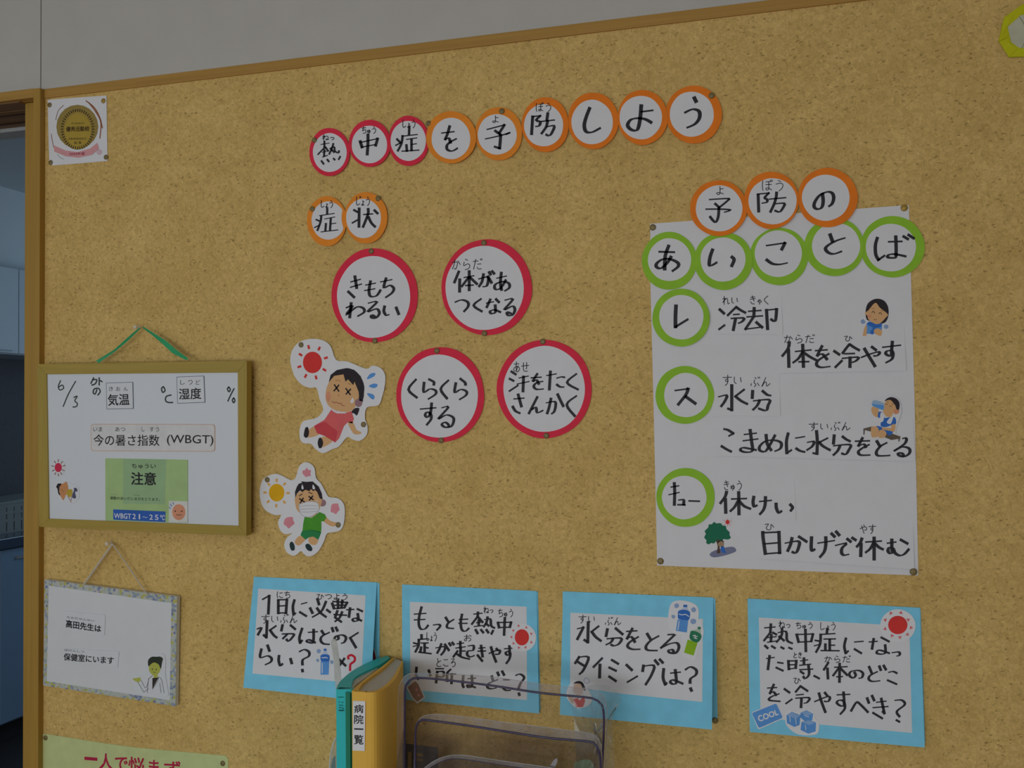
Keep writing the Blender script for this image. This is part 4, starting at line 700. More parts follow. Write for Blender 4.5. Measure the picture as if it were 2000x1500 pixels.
art(s, s4, [('ice_cube', 'C4', 'q', a, PBLUE2, 0.0012) for a in ('505 1300 560 1265 650 1300 640 1400 585 1420 510 1380', '650 1275 710 1248 780 1285 770 1350 700 1365 645 1320', '660 1370 730 1345 810 1375 805 1465 730 1490 650 1450')]
    + [('ice_face', 'C4', 'q', a, mat('printed ice blue', (0.30, 0.50, 0.82)), 0.0014) for a in ('510 1300 560 1270 645 1303 600 1335', '655 1277 710 1252 775 1287 720 1305', '665 1372 730 1350 805 1378 740 1400')]
    + [('ice_highlight', 'C4', 'l1.2', '540 1310 545 1370/690 1300 735 1318/700 1400 705 1450/600 1330 605 1390', PAPER2, 0.0016)])
pin(1396.5, 1407, 0.0012, 'dark tack at the lower right behind the card with bottle stickers')
# ------------------------------------------------------------------ framed whiteboard
WY = Y(-0.034); OAK = wood('olive oak frame', (0.38, 0.27, 0.045), (0.46, 0.33, 0.065), 'x', 1.0, 0.45); OAKZ = wood('olive oak upright', (0.38, 0.27, 0.045), (0.46, 0.33, 0.065), 'z', 1.0, 0.45)
wb = thing('framed_whiteboard', 'wooden framed whiteboard for outdoor temperature and humidity hung on a green ribbon', 'whiteboard', BOARD.at(280, 875, 0.025))
o4 = [(71.5, 711), (482, 704.5), (481, 1046.5), (76, 1029)]; i4 = [(90.5, 731), (464, 727.5), (465.5, 1027), (95, 1013)]
for k, m_ in ((0, OAK), (1, OAKZ), (2, OAK), (3, OAKZ)):
    j = (k+1) % 4; g = G(); g.prism([o4[k], o4[j], i4[j], i4[k]], WY, -0.0185, 0.0); g.build('frame_bar', m_, wb, bevel=0.0006)
WP = Y(-0.031)
g = G(); g.prism([(88, 728), (468, 724), (469, 1031), (92, 1017)], WP, -0.013, 0.0); g.build('white_panel', mat('whiteboard enamel', (0.72, 0.755, 0.80), 0.32, 0.4, 0.01, 8), wb)
MW = {}
for st in T('R8', '455 552 438 595 450 622 478 608 468 585 445 598/568 557 515 650 475 745/555 678 580 668 562 703 580 722 575 745 548 750/703 530 683 572/698 545 727 545 715 575 690 585/745 530 745 585/750 550 767 560/727 620 715 652 700 642 708 615 740 610 752 635 735 660/1225 598 1213 612 1222 640 1240 625 1228 598/1285 660 1250 670 1243 700 1262 715 1297 716/1718 600 1708 615 1720 635 1730 618 1718 600/1758 612 1735 655 1712 705/1755 682 1745 698 1755 718 1765 700 1755 682'):
    k = 'date_writing' if st[0][0] < 160 else 'outdoor_writing' if st[0][0] < 250 else 'degree_writing' if st[0][0] < 400 else 'percent_writing'
    if k not in MW: MW[k] = G()
    MW[k].stroke(st, WP, 0.0002, 2.3 if st[0][0] < 160 else 2.7, None)
for k, g in MW.items(): g.build(k, mat('green-black marker', (0.045, 0.06, 0.055), 0.5), wb)
RIB = mat('green plastic ribbon', (0.03, 0.40, 0.16), 0.3, 0.5)
g = G()
a0 = BOARD.at(276, 638, 0.020)
def ribbon(pts, hw, surf_h):
    b = len(g.v)
    for (x, y), (w0, w1), h in zip(pts, hw, surf_h): g.v.extend([BOARD.at(x+w0, y+w0*0.9, h), BOARD.at(x-w0, y-w0*0.9, h+w1)])
    for i in range(len(pts)-1): g.f.append([b+2*i, b+2*i+1, b+2*i+3, b+2*i+2])
ribbon([(273, 641), (250, 662), (225, 684), (190, 707)], [(1.2, .002), (2.0, .003), (1.6, -.003), (2.6, .002)], [0.019, 0.021, 0.023, 0.0265])
g.build('green_ribbon', RIB, wb, 'green plastic ribbon, left side'); g = G()
def ribbon2(pts, ws, hs):
    b = len(g.v)
    for (x, y), w, h in zip(pts, ws, hs): g.v.extend([BOARD.at(x+w*0.7, y-w*0.7, h), BOARD.at(x-w*0.7, y+w*0.7, h+0.002)])
    for i in range(len(pts)-1): g.f.append([b+2*i, b+2*i+1, b+2*i+3, b+2*i+2])
ribbon2([(279, 639), (298, 652), (320, 668), (340, 686), (366, 702)], [1.5, 2.6, 4.6, 5.2, 2.6], [0.019, 0.021, 0.023, 0.025, 0.0265])
g.build('green_ribbon', RIB, wb, 'green plastic ribbon, right side')
CLR = mat('clear plastic', (0.92, 0.94, 0.95), 0.12, 0.6, 0.0, 10, alpha=0.35)
def pushpin(px, py, label):
    p = BOARD.at(px, py, 0); t = thing('pushpin', label, 'pushpin', p, 'clear pushpins the signs hang from')
    def lathe(prof, name, m):
        g = G(); n = 14
        for k, (yy, r) in enumerate(prof):
            for i in range(n): a = 2*math.pi*i/n; g.v.append(p+Vector((math.cos(a)*r, -yy, math.sin(a)*r)))
            if k:
                for i in range(n): g.f.append([(k-1)*n+i, (k-1)*n+(i+1) % n, k*n+(i+1) % n, k*n+i])
        g.f.append([(len(prof)-1)*n+i for i in range(n)]); g.build(name, m, t, smooth_=True)
    lathe([(0.006, 0.0048), (0.0075, 0.0048), (0.009, 0.0022), (0.0165, 0.0026), (0.018, 0.0046), (0.0195, 0.0042), (0.0198, 0.001)], 'handle', CLR)
    g = G(); g.tube([p+Vector((0, -0.007, 0)), p+Vector((0, 0.004, 0))], 0.0005, 6); g.build('needle', MATS['steel'], t)
pushpin(275, 640, 'clear pushpin holding the green ribbon above the whiteboard')
pushpin(220, 1060, 'clear pushpin holding the thin string of the nurse sign')
def tagd(label, q, m, reg=None, edge=None, h=0.0012, group='printed magnet labels on the framed whiteboard', name='printed_label', cat='label', r=0.04):
    c = (sum(p[0] for p in q)/4, sum(p[1] for p in q)/4); t = thing(name, label, cat, WP.at(*c, 0), group)
    if edge:
        g = G(); g.prism(rrect(q, r), WP, 0.0001, h-0.0001); g.build('outline', edge[0], t)
        cx, cy_ = c; e = edge[1]; q = [(x+(e if x < cx else -e), y+(e if y < cy_ else -e)) for x, y in q]
    g = G(); g.prism(rrect(q, r), WP, 0.0001, h); g.build('sheet', m, t); return t
PL = mat('laminated paper', (0.74, 0.765, 0.80), 0.45, 0.4, 0.01, 20); NAVY = mat('navy print line', (0.05, 0.07, 0.16))
t = tagd('small white boxed label printed 気温 (kion) on the whiteboard', quad('R8', '797 568 998 562 1002 762 801 766'), PL, edge=(NAVY, 0.8), r=0.01)
g = G()
for c, x in (('き', 818), ('お', 872), ('ん', 928)): ftext(g, c, quad('R8', '%d 597 %d 597 %d 629 %d 629' % (x, x+32, x+32, x)), WP, 0.0014)
ftext(g, '気温', quad('R8', '810 655 970 650 972 735 812 740'), WP, 0.0014, 0.012); g.build('lettering', PRINT, t)
t = tagd('small white boxed label printed 湿度 (shitsudo) near the top right of the whiteboard', quad('R8', '1326 523 1532 515 1540 716 1333 723'), PL, edge=(NAVY, 0.8), r=0.01)
g = G()
for c, x in (('し', 1354), ('つ', 1412), ('ど', 1470)): ftext(g, c, quad('R8', '%d 548 %d 546 %d 580 %d 582' % (x, x+34, x+34, x)), WP, 0.0014)
ftext(g, '湿度', quad('R8', '1343 612 1508 605 1512 688 1346 694'), WP, 0.0014, 0.012); g.build('lettering', PRINT, t)
t = tagd('wide peach-bordered label printed with the heat index name and (WBGT) on the whiteboard', quad('R8', '682 877 1614 879 1614 1084 684 1080'), mat('warm white print', (0.74, 0.735, 0.74), 0.5), edge=(mat('peach border', (0.70, 0.40, 0.25)), 0.9), r=0.12)
g = G()
for s_, a, b_ in (('いま', 700, 768), ('あつ', 865, 940), ('し', 1064, 1084), ('すう', 1122, 1195)): ftext(g, s_, quad('R8', '%d 900 %d 900 %d 934 %d 934' % (a, b_, b_, a)), WP, 0.0014)
ftext(g, '今の暑さ指数', quad('R8', '703 956 1197 958 1197 1042 703 1040'), WP, 0.0014, 0.006)
ftext(g, '(WBGT)', quad('R8', '1255 958 1604 962 1602 1044 1253 1040'), WP, 0.0014, 0.004); g.build('lettering', PRINT, t)
t = tagd('light green caution card printed 注意 (caution) at the bottom of the whiteboard', [(205.5, 895), (366.5, 898), (366.5, 1021.5), (206, 1016.5)], mat('light green card print', (0.42, 0.60, 0.26), 0.5, 0.3), r=0.01)
g = G(); g.flat([(241, 896.2), (325, 897.7), (322, 985), (240, 984)], WP, 0.0013); g.build('tint_panel', mat('grey-green print', (0.335, 0.52, 0.275), 0.5, 0.3), t)
g = G(); ftext(g, 'ちゅうい', quad('R8', '990 1176 1170 1178 1170 1212 990 1210'), WP, 0.0015, 0.01); ftext(g, '注意', quad('R8', '986 1240 1170 1242 1170 1336 986 1332'), WP, 0.0015, 0.02)
ftext(g, '運動のあいだに水分をとります。', quad('L8', '826 344 1200 356 1200 380 826 368'), WP, 0.0015, 0.004); ftext(g, 'うんどう', quad('L8', '832 325 880 326 880 332 832 331'), WP, 0.0015); ftext(g, 'すいぶん', quad('L8', '1004 331 1050 332 1050 340 1004 339'), WP, 0.0015); g.build('lettering', PRINT, t)
t = tagd('narrow blue label printed WBGT21～25℃ in white', quad('L8', '850 442 1241 458 1240 537 851 519'), mat('strong blue print', (0.025, 0.12, 0.50), 0.45, 0.3), h=0.0020, r=0.01)
g = G()
for c, x0_, x1_ in (('WBGT', 858, 985), ('2', 996, 1020), ('1', 1043, 1052), ('～', 1070, 1108), ('2', 1122, 1148), ('5', 1164, 1190), ('℃', 1204, 1238)):
    y0_ = 470+(x0_-858)*0.04; hh = 38 if c != '～' else 10; yy = y0_ if c != '～' else y0_+16
    ftext(g, c, quad('L8', '%g %g %g %g %g %g %g %g' % (x0_, yy, x1_, yy+(x1_-x0_)*0.04, x1_, yy+hh+(x1_-x0_)*0.04, x0_, yy+hh)), WP, 0.0022, 0.01)
g.build('lettering', PAPER2, t)
t = tagd('small square card with an expressionless salmon face on the whiteboard', quad('L8', '1268 378 1408 382 1408 541 1268 537'), mat('cream card', (0.74, 0.74, 0.70)), h=0.0020, name='face_card', cat='card', r=0.01)
art(t, WP, [('face', 'L8', 'e', '1343 463 50 60', mat('printed salmon', (0.76, 0.33, 0.20)), 0.0022), ('eye', 'L8', 'e', '1316 456 5 6', LINE, 0.0024), ('eye', 'L8', 'e', '1366 456 5 6', LINE, 0.0024), ('mouth', 'L8', 'l1', '1323 482 1343 484 1362 482', LINE, 0.0024), ('blue_drop', 'L8', 'l1.3', '1270 425 1282 436/1278 402 1290 418/1298 390 1303 404', PBLUE, 0.0022)])
t = thing('sun_magnet', 'small red sun magnet at the left edge of the whiteboard', 'magnet', WP.at(113.6, 913, 0))
g = G(); g.prism(ell(100, 127, 896, 931, 0.01, 24), WP, 0.0001, 0.0008); g.build('backing', PL, t)
art(t, WP, [('sun', 'B8', 'e', '390 383 82 104', mat('printed cherry', (0.66, 0.035, 0.09)), 0.0010), ('sun_ray', 'B8', 'l2.0', rays(390, 383, [(390, 225), (470, 265), (515, 342), (500, 442), (455, 515), (392, 548), (322, 518), (278, 450), (265, 350), (315, 258)], 22), mat('printed grey red', (0.33, 0.17, 0.18)), 0.0010)])
t = thing('figure_magnet', 'small magnet of a sprawled figure in a yellow shirt under the sun magnet', 'magnet', WP.at(131, 962, 0))
g = G(); g.prism(smooth(T1('B8', '320 780 360 720 560 690 680 740 850 830 850 1080 700 1200 460 1180 350 1020'), True, 3), WP, 0.0001, 0.0008); g.build('backing', PL, t)
art(t, WP, [('face', 'B8', 'p', '430 770 500 745 570 700 600 760 615 880 560 1000 510 1115 470 1080 420 960', mat('printed orange skin', (0.66, 0.30, 0.13)), 0.0010), ('hair', 'B8', 'q', '340 820 375 745 450 740 460 765 415 820 410 930 435 1000 425 1015 390 970 370 860', HAIR, 0.0012),
    ('shirt', 'B8', 'p', '590 900 660 870 710 900 690 1030 640 1050 570 980', mat('printed mustard', (0.55, 0.40, 0.05)), 0.0011), ('shorts', 'B8', 'p', '740 850 790 840 825 900 800 925 765 940 790 1060 740 1080 700 1040 720 950 745 910', mat('printed slate', (0.10, 0.10, 0.18)), 0.0012),
    ('leg', 'B8', 'l1.6', '600 1030 660 1120 680 1170/700 1040 680 1120', mat('printed dusty pink', (0.45, 0.30, 0.32)), 0.0010), ('eye', 'B8', 'l0.7', '470 870 480 900/495 920 510 935', PLINE, 0.0013)])

# ------------------------------------------------------------------ hanging sign with floral tape border
SG3 = [(87, 1132), (345.8, 1165.5), (342.5, 1379.5), (84.5, 1338.5)]; SI = [(94.5, 1143.5), (335, 1178), (331.5, 1368), (91, 1330.5)]
SS = Y(-0.0145)
hs = thing('hanging_sign', 'white sign with floral tape border hung by a thin string below the whiteboard', 'sign', BOARD.at(215, 1255, 0.01))
g = G(); g.prism(SG3, SS, -0.011, -0.0004); g.build('white_panel', mat('satin white board', (0.74, 0.76, 0.79), 0.4, 0.4, 0.015, 25), hs)
def floral():
    m = bpy.data.materials.new('floral tape'); m.use_nodes = True; nt = m.node_tree; b = nt.nodes['Principled BSDF']; b.inputs['Roughness'].default_value = 0.6
    g_ = nt.nodes.new('ShaderNodeNewGeometry'); v = nt.nodes.new('ShaderNodeTexVoronoi'); v.inputs['Scale'].default_value = 190; nt.links.new(g_.outputs['Position'], v.inputs['Vector'])
    s = nt.nodes.new('ShaderNodeSeparateColor'); nt.links.new(v.outputs['Color'], s.inputs[0]); r = nt.nodes.new('ShaderNodeValToRGB'); r.color_ramp.interpolation = 'CONSTANT'
    cols = [(0, (0.50, 0.55, 0.50)), (0.25, (0.30, 0.36, 0.46)), (0.42, (0.55, 0.56, 0.54)), (0.62, (0.52, 0.50, 0.12)), (0.75, (0.46, 0.52, 0.44)), (0.9, (0.20, 0.24, 0.42))]
    e = r.color_ramp.elements; e[0].color = (*cols[0][1], 1); e[1].position = cols[1][0]; e[1].color = (*cols[1][1], 1)
    for p, c in cols[2:]: x = e.new(p); x.color = (*c, 1)
    nt.links.new(s.outputs[0], r.inputs['Fac']); nt.links.new(r.outputs['Color'], b.inputs['Base Color']); return m
FL = floral()
for k in range(4):
    j = (k+1) % 4; g = G(); g.prism([SG3[k], SG3[j], SI[j], SI[k]], SS, -0.0004, 0.0); g.build('tape_border', FL, hs)
STR = mat('cream string', (0.62, 0.55, 0.45), 0.7)
pk = BOARD.at(220, 1062, 0.0125)
for a, nm in (((163, 1143), 'string'), ((287, 1160), 'string')):
    g = G(); g.tube([pk, BOARD.at(*a, 0.0142)], 0.0013 if a[0] > 200 else 0.0022, 6); g.build(nm, STR, hs)
SH = Y(-0.0141)
def slabel(label, q, h=0.0015):
    t = thing('magnet_label', label, 'label', SH.at(q[0][0]+30, q[0][1]+20, 0), 'white magnet labels on the hanging sign'); g = G(); g.prism(rrect(q, 0.12), SH, 0.0001, h); g.build('sheet', PL, t); return t
t = slabel('white magnet label printed 高田先生は, upper of two on the hanging sign', quad('L7', '520 636 856 670 850 842 518 792'))
g = G(); ftext(g, '高田先生は', quad('L7', '538 710 822 757 820 812 536 772'), SH, 0.0017, 0.022); ftext(g, 'たかだせんせい', quad('L7', '545 680 768 712 768 728 545 697'), SH, 0.0017); g.build('lettering', PRINT, t)
t = slabel('white magnet label printed 保健室にいます, lower of two on the hanging sign', quad('L7', '502 938 968 968 957 1099 500 1056'))
g = G(); ftext(g, '保健室にいます', quad('L7', '520 982 926 1014 924 1072 518 1040'), SH, 0.0017, 0.018); ftext(g, 'ほけんしつ', quad('L7', '525 946 685 962 685 980 525 965'), SH, 0.0017); g.build('lettering', PRINT, t)
t = thing('figure_magnet', 'magnet picture of a person with a hair bun and jacket on the hanging sign', 'magnet', SH.at(300, 1318, 0))
g = G(); g.prism(smooth(T1('L7', '1075 1200 1090 1160 1170 1150 1190 1020 1250 985 1340 1000 1345 1150 1365 1280 1355 1335 1180 1325 1105 1295'), True, 3), SH, 0.0001, 0.0015); g.build('backing', PL, t)
YS = mat('printed yellow green skin', (0.50, 0.53, 0.10))
art(t, SH, [('face', 'L7', 'p', '1218 1075 1212 1120 1235 1155 1262 1168 1295 1140 1308 1095 1300 1065 1255 1058', YS, 0.0018), ('neck', 'L7', 'q', '1248 1150 1282 1150 1284 1190 1252 1190', YS, 0.0017), ('hand', 'L7', 'p', '1078 1190 1110 1185 1140 1180 1145 1205 1125 1218 1100 1210', YS, 0.0017),
    ('hair', 'L7', 'p', '1208 1090 1205 1040 1235 1012 1275 1012 1300 1010 1325 1025 1318 1060 1308 1110 1292 1075 1255 1058 1225 1075', mat('printed black green', (0.035, 0.045, 0.03)), 0.0019), ('shirt', 'L7', 'q', '1240 1185 1290 1180 1240 1275', LINE, 0.0018),
    ('jacket_line', 'L7', 'l0.7', '1210 1190 1200 1270 1200 1305/1240 1165 1205 1195/1290 1175 1315 1200 1335 1305/1120 1215 1170 1300/1150 1205 1185 1265 1210 1200/1240 1275 1280 1215 1290 1180/1170 1300 1210 1270/1300 1225 1310 1305', LINE, 0.0018), ('eye', 'L7', 'e', '1240 1112 5 5', LINE, 0.0020), ('eye', 'L7', 'e', '1272 1114 5 5', LINE, 0.0020), ('mouth', 'L7', 'l0.7', '1245 1135 1258 1140 1268 1136', LINE, 0.0020)])

# ------------------------------------------------------------------ award sheet, notice, folded paper medal
t = thing('award_sheet', 'small white award sheet with a gold medal emblem, top left of the board', 'poster', BOARD.at(151, 255, 0))
g = G(); g.prism(T1('R1', '465 225 750 203 1040 183 1044 500 1050 822 780 845 520 866 482 855 472 560'), BOARD, 0.0008, 0.0011); g.build('paper_sheet', PAPER, t)
GOLD = mat('printed gold', (0.42, 0.29, 0.05), 0.5, 0.3); GOLD2 = mat('printed bright gold', (0.47, 0.33, 0.045), 0.5, 0.3)
art(t, BOARD, [('medal', 'R1', 'e', '755 488 205 215', mat('printed khaki gold', (0.34, 0.25, 0.07)), 0.0013), ('medal_ring', 'R1', 'e', '758 512 172 200', GOLD, 0.0014), ('medal_face', 'R1', 'e', '760 535 128 172', GOLD2, 0.0016),
    ('laurel', 'R1', 'l2.2', '840 235 920 300 975 400 1000 500/865 250 940 350 985 450 975 600', mat('printed copper', (0.36, 0.13, 0.06)), 0.0012), ('laurel', 'R1', 'l1.8', '620 280 570 330 545 420/500 560 510 620 525 690', mat('printed faded brown', (0.38, 0.27, 0.24)), 0.0012),
    ('ribbon', 'R1', 'q', '525 670 640 720 760 735 880 700 950 645 965 700 900 760 770 790 640 775 530 730', mat('printed rose', (0.74, 0.36, 0.38)), 0.0018), ('leaf', 'R1', 'l1', '560 755 585 785 620 805', mat('printed leaf grey', (0.30, 0.30, 0.28)), 0.0012), ('flower', 'R1', 'e', '970 735 28 28', mat('printed pale rose', (0.70, 0.52, 0.58)), 0.0012)])
g = G(); g.stroke([(758/5+153/5*math.cos(a*math.pi/30), 150+512/5+187/5*math.sin(a*math.pi/30)) for a in range(61)], BOARD, 0.0015, 4.2, None); g.build('medal_band', mat('printed band', (0.33, 0.23, 0.05)), t)
g = G()
for a in range(44):
    an = 2*math.pi*a/44; c_, s_ = math.cos(an), math.sin(an)
    g.stroke([((758+138*c_)/5, 150+(512+172*s_)/5), ((758+163*c_)/5, 150+(512+196*s_)/5)], BOARD, 0.0017, 1.7, None)
g.build('medal_teeth', mat('printed near black', (0.05, 0.035, 0.02)), t)
g = G(); ftext(g, '優秀活動校', quad('R1', '645 487 872 482 872 530 645 535'), BOARD, 0.0018, 0.02); ftext(g, '第三回全国大会', quad('R1', '697 447 818 443 818 461 697 465'), BOARD, 0.0018); ftext(g, '活動推進委員会', quad('R1', '665 596 845 592 845 612 665 616'), BOARD, 0.0018); ftext(g, '会 長', quad('R1', '722 632 795 630 795 655 722 657'), BOARD, 0.0018, 0.01)
g.build('lettering', mat('dark brown print', (0.07, 0.04, 0.015)), t)
g = G(); ftext(g, '2024年度', quad('R1', '678 740 828 736 828 762 678 766'), BOARD, 0.0020, 0.02); g.build('lettering', mat('maroon print', (0.38, 0.04, 0.09)), t, 'maroon year on the rose ribbon')
for px, py, lb, m_ in ((97, 205, 'brass thumbtack at the upper left of the award sheet', None), (202, 197, 'yellow brass thumbtack at the upper right of the award sheet', BRASS2), (99, 317.5, 'dark brass thumbtack at the lower left of the award sheet', None), (207, 307, 'brass thumbtack at the lower right of the award sheet', None)):
    pin(px, py, 0.0014, lb, m_)
t = thing('yellow_notice', 'pale yellow-green notice with crimson printing at the lower left', 'notice', BOARD.at(260, 1500, 0))
g = G(); g.prism(T1('PX', '83 1433 100 1435 206 1452 270 1460.5 441.5 1476 445.5 1483 452 1800 75 1800'), BOARD, 0.0006, 0.0009); g.build('paper_sheet', mat('pale yellow green paper', (0.62, 0.69, 0.32), 0.8, 0.15), t)
g = G()
for c, q in (('一', (165, 1478, 190, 1484)), ('人', (194, 1471, 220, 1502)), ('で', (225, 1478, 249, 1506)), ('悩', (251, 1478, 281, 1512)), ('ま', (291, 1484, 310, 1514)), ('ず', (321, 1485, 352, 1518))):
    x0_, y0_, x1_, y1_ = q; k = 0.10*(x1_-x0_); ftext(g, c, [(x0_, y0_), (x1_, y0_+k*.8), (x1_, y1_+k*.8), (x0_, y1_)], BOARD, 0.0011, 0.018)
g.build('lettering', mat('crimson print', (0.50, 0.02, 0.07)), t)
pin(89, 1441, 0.0011, 'dark brass thumbtack in the left corner of the yellow notice'); pin(435, 1491, 0.0011, 'dark brass thumbtack in the right corner of the yellow notice')
YEL = mat('bright yellow origami paper', (0.60, 0.60, 0.006), 0.6, 0.25)
t = thing('origami_medal', 'bright yellow folded paper medal with pale centre at the top right corner', 'paper ornament', BOARD.at(2008, 55, 0))
g = G(); g.prism(T1('PX', '1950 80 1961 34 1990 13 2012 3 2040 8 2060 30 2068 70 2055 100 2030 116 1997 111 1971 112'), BOARD, 0.004, 0.0046); g.build('paper_body', YEL, t)
for s_ in ('1951 80 1962 35 1990 13 2004 5 2000 24 1975 46 1968 52 1970 72', '1951 81 1970 74 1974 86 1986 96 1970 111', '1971 111 1987 96 2006 93 2030 115 1997 110', '2005 4 2040 9 2060 31 2040 40 2020 24 2002 24', '2060 32 2067 70 2054 99 2040 80 2042 42', '2053 100 2030 115 2008 93 2038 82'):
    g = G(); p = T1('PX', s_); top = [BOARD.at(x, y, 0.0068 if i < 3 else 0.0054) for i, (x, y) in enumerate(p)]; g.prism3(top, (0, 0.0006, 0)); g.build('folded_flap', YEL, t)
g = G(); g.prism(T1('PX', '1968 52 1975 46 1987 36 1992 30 2020 26 2038 42 2040 78 2008 95 1990 93 1975 82'), BOARD, 0.0046, 0.0050); g.build('pale_centre', mat('pale grey paper', (0.58, 0.57, 0.42)), t)
g = G(); g.stroke([(1989, 30), (2000, 47), (2004, 70), (1996, 95)], BOARD, 0.0053, 1.0, None); g.build('crease', mat('painted crease shade', (0.20, 0.20, 0.04)), t)  # shade of the fold, drawn as a thin dark line

# ------------------------------------------------------------------ cabinet carrying the binders and the acrylic rack (top is below the frame)
ZB = 0.8915; ZF = 0.582
g = G(); g.box((-1.25, -0.36, ZF-0.03), (0.35, -0.001, ZF)); cb0 = thing('low_cabinet', 'low white cabinet against the board carrying binders and the rack', 'cabinet', (-0.45, -0.18, 0)); g.build('top_board', mat('white laminate', (0.65, 0.65, 0.64), 0.4), cb0)
g = G(); g.box((-1.23, -0.33, 0.05), (0.33, -0.002, ZF-0.03)); g.build('body', MATS['white laminate'], cb0)
g = G(); g.box((-1.23, -0.32, 0.0), (0.33, -0.01, 0.05)); g.build('plinth', MATS['black plinth'], cb0)
for a in range(3):
    g = G(); x0_ = -1.225+a*0.52; g.box((x0_, -0.348, 0.06), (x0_+0.51, -0.33, ZF-0.036)); d = g.build('door', MATS['white laminate'], cb0, bevel=0.002)
    g = G(); g.box((x0_+0.44, -0.358, 0.36), (x0_+0.452, -0.348, 0.46)); g.build('handle', MATS['dull steel'], d)

def top(reg, s, z=ZB): return [atZ(x, y, z) for x, y in T1(reg, s)]
def curve3(pts, n=4):
    q = smooth([(p.x, p.y) for p in pts], False, n); return [Vector((x, y, pts[0].z)) for x, y in q]
TEAL = mat('teal plastic', (0.025, 0.58, 0.60), 0.45, 0.35, 0.02); TEALD = mat('deep teal plastic', (0.012, 0.22, 0.13), 0.45, 0.35)
AMB = mat('amber yellow board', (0.88, 0.52, 0.085), 0.6, 0.25, 0.02, 20); PG = mat('file paper edges', (0.62, 0.60, 0.55), 0.8, 0.1, 0.05, 200)
def shell(outer, inner, name, m, parent, z0=ZF, z1=ZB, bevel=0.0):
    g = G(); pts = curve3(outer)+list(reversed(curve3(inner))); g.prism3([Vector((p.x, p.y, z1)) for p in pts], (0, 0, z0-z1)); return g.build(name, m, parent, bevel=bevel)
bt = thing('ring_binder', 'teal plastic file standing left of the amber binder', 'binder', (-0.72, -0.12, ZF))
shell(top('F5', '97 620 150 527 300 402 500 300 690 236'), top('F5', '272 612 300 500 420 425 600 340 712 262'), 'left_cover', TEAL, bt)
sp = top('F5', '97 625 272 630'); g = G(); g.prism3([sp[0], sp[1], sp[1]+Vector((0, 0.012, 0)), sp[0]+Vector((0, 0.012, 0))], (0, 0, ZF-ZB)); g.build('spine', TEAL, bt, bevel=0.001)
g = G(); q = top('F5', '272 612 300 500 420 425 600 340 640 318 560 395 420 500 330 570 285 620', ZB-0.004); g.prism3(q, (0, 0, ZF-ZB+0.01)); g.build('paper_block', PG, bt)
g = G(); q = top('F5', '274 628 290 560 380 545 560 430 712 262 722 272 580 440 400 560 300 640', ZB-0.006); g.prism3([Vector((p.x, p.y, ZB-0.006)) for p in top('F5', '240 628 262 590 272 632')], (0, 0, ZF-ZB+0.006)); g.build('right_cover', TEALD, bt)
yf = sp[0].y; SPF = Y(yf-0.0003)
g = G()
for s_, w_ in (('118 716 178 716', 1.0), ('125 775 140 770/160 772 175 778', 1.0), ('125 808 175 812', 0.8), ('130 838 150 835/165 840 176 848', 1.4), ('128 868 178 870', 2.0)):
    for st in T('F5', s_): g.stroke(st, SPF, 0.0003, w_, None)
g.build('faded_print', mat('dark green print', (0.01, 0.09, 0.07)), bt)
g = G(); pa, pb_ = atX(690, 1420, sp[1].x), None
g = G(); g.box((sp[1].x-0.0085, yf-0.0007, ZF), (sp[1].x-0.0002, yf-0.0001, ZB-0.003)); g.build('spine_edge', TEALD, bt)
by = thing('ring_binder', 'amber yellow binder with a white spine label reading 病院一覧 (hospital list)', 'binder', (-0.68, -0.12, ZF))
a_sp = top('F5', '278 650 442 660')
shell(top('F5', '278 640 330 590 460 480 620 365 748 262'), top('F5', '350 640 400 560 500 480 640 380 762 266'), 'left_cover', AMB, by)
rc_o = top('F5', '442 662 560 655 680 600 780 500 830 400 868 300'); rc_i = top('F5', '430 646 545 640 650 585 745 490 800 400 850 300')
shell(rc_o, rc_i, 'right_cover', AMB, by)
g = G(); g.prism3([a_sp[0], a_sp[1], a_sp[1]+Vector((0, 0.008, 0)), a_sp[0]+Vector((0, 0.008, 0))], (0, 0, ZF-ZB)); g.build('spine', AMB, by, bevel=0.001)
q = curve3(top('F5', '350 640 400 560 500 480 640 380 762 266', ZB-0.005))+list(reversed(curve3(top('F5', '430 646 545 640 650 585 745 490 800 400 850 300', ZB-0.005)))); g = G(); g.prism3(q, (0, 0, ZF-ZB+0.015)); g.build('paper_block', PG, by)
YS_ = Y(a_sp[0].y)
g = G(); g.prism(T1('F5', '290 758 432 762 425 1335 286 1328'), YS_, 0.0002, 0.0005); lb_ = g.build('spine_label', PAPER2, by, 'white printed spine label')
g = G()
for c, y0_, y1_ in (('病', 800, 895), ('院', 918, 1020), ('一', 1072, 1088), ('覧', 1148, 1255)): ftext(g, c, quad('F5', '306 %d 410 %d 408 %d 304 %d' % (y0_, y0_+4, y1_+4, y1_)), YS_, 0.0007, 0.015)
g.build('lettering', PRINT, lb_)

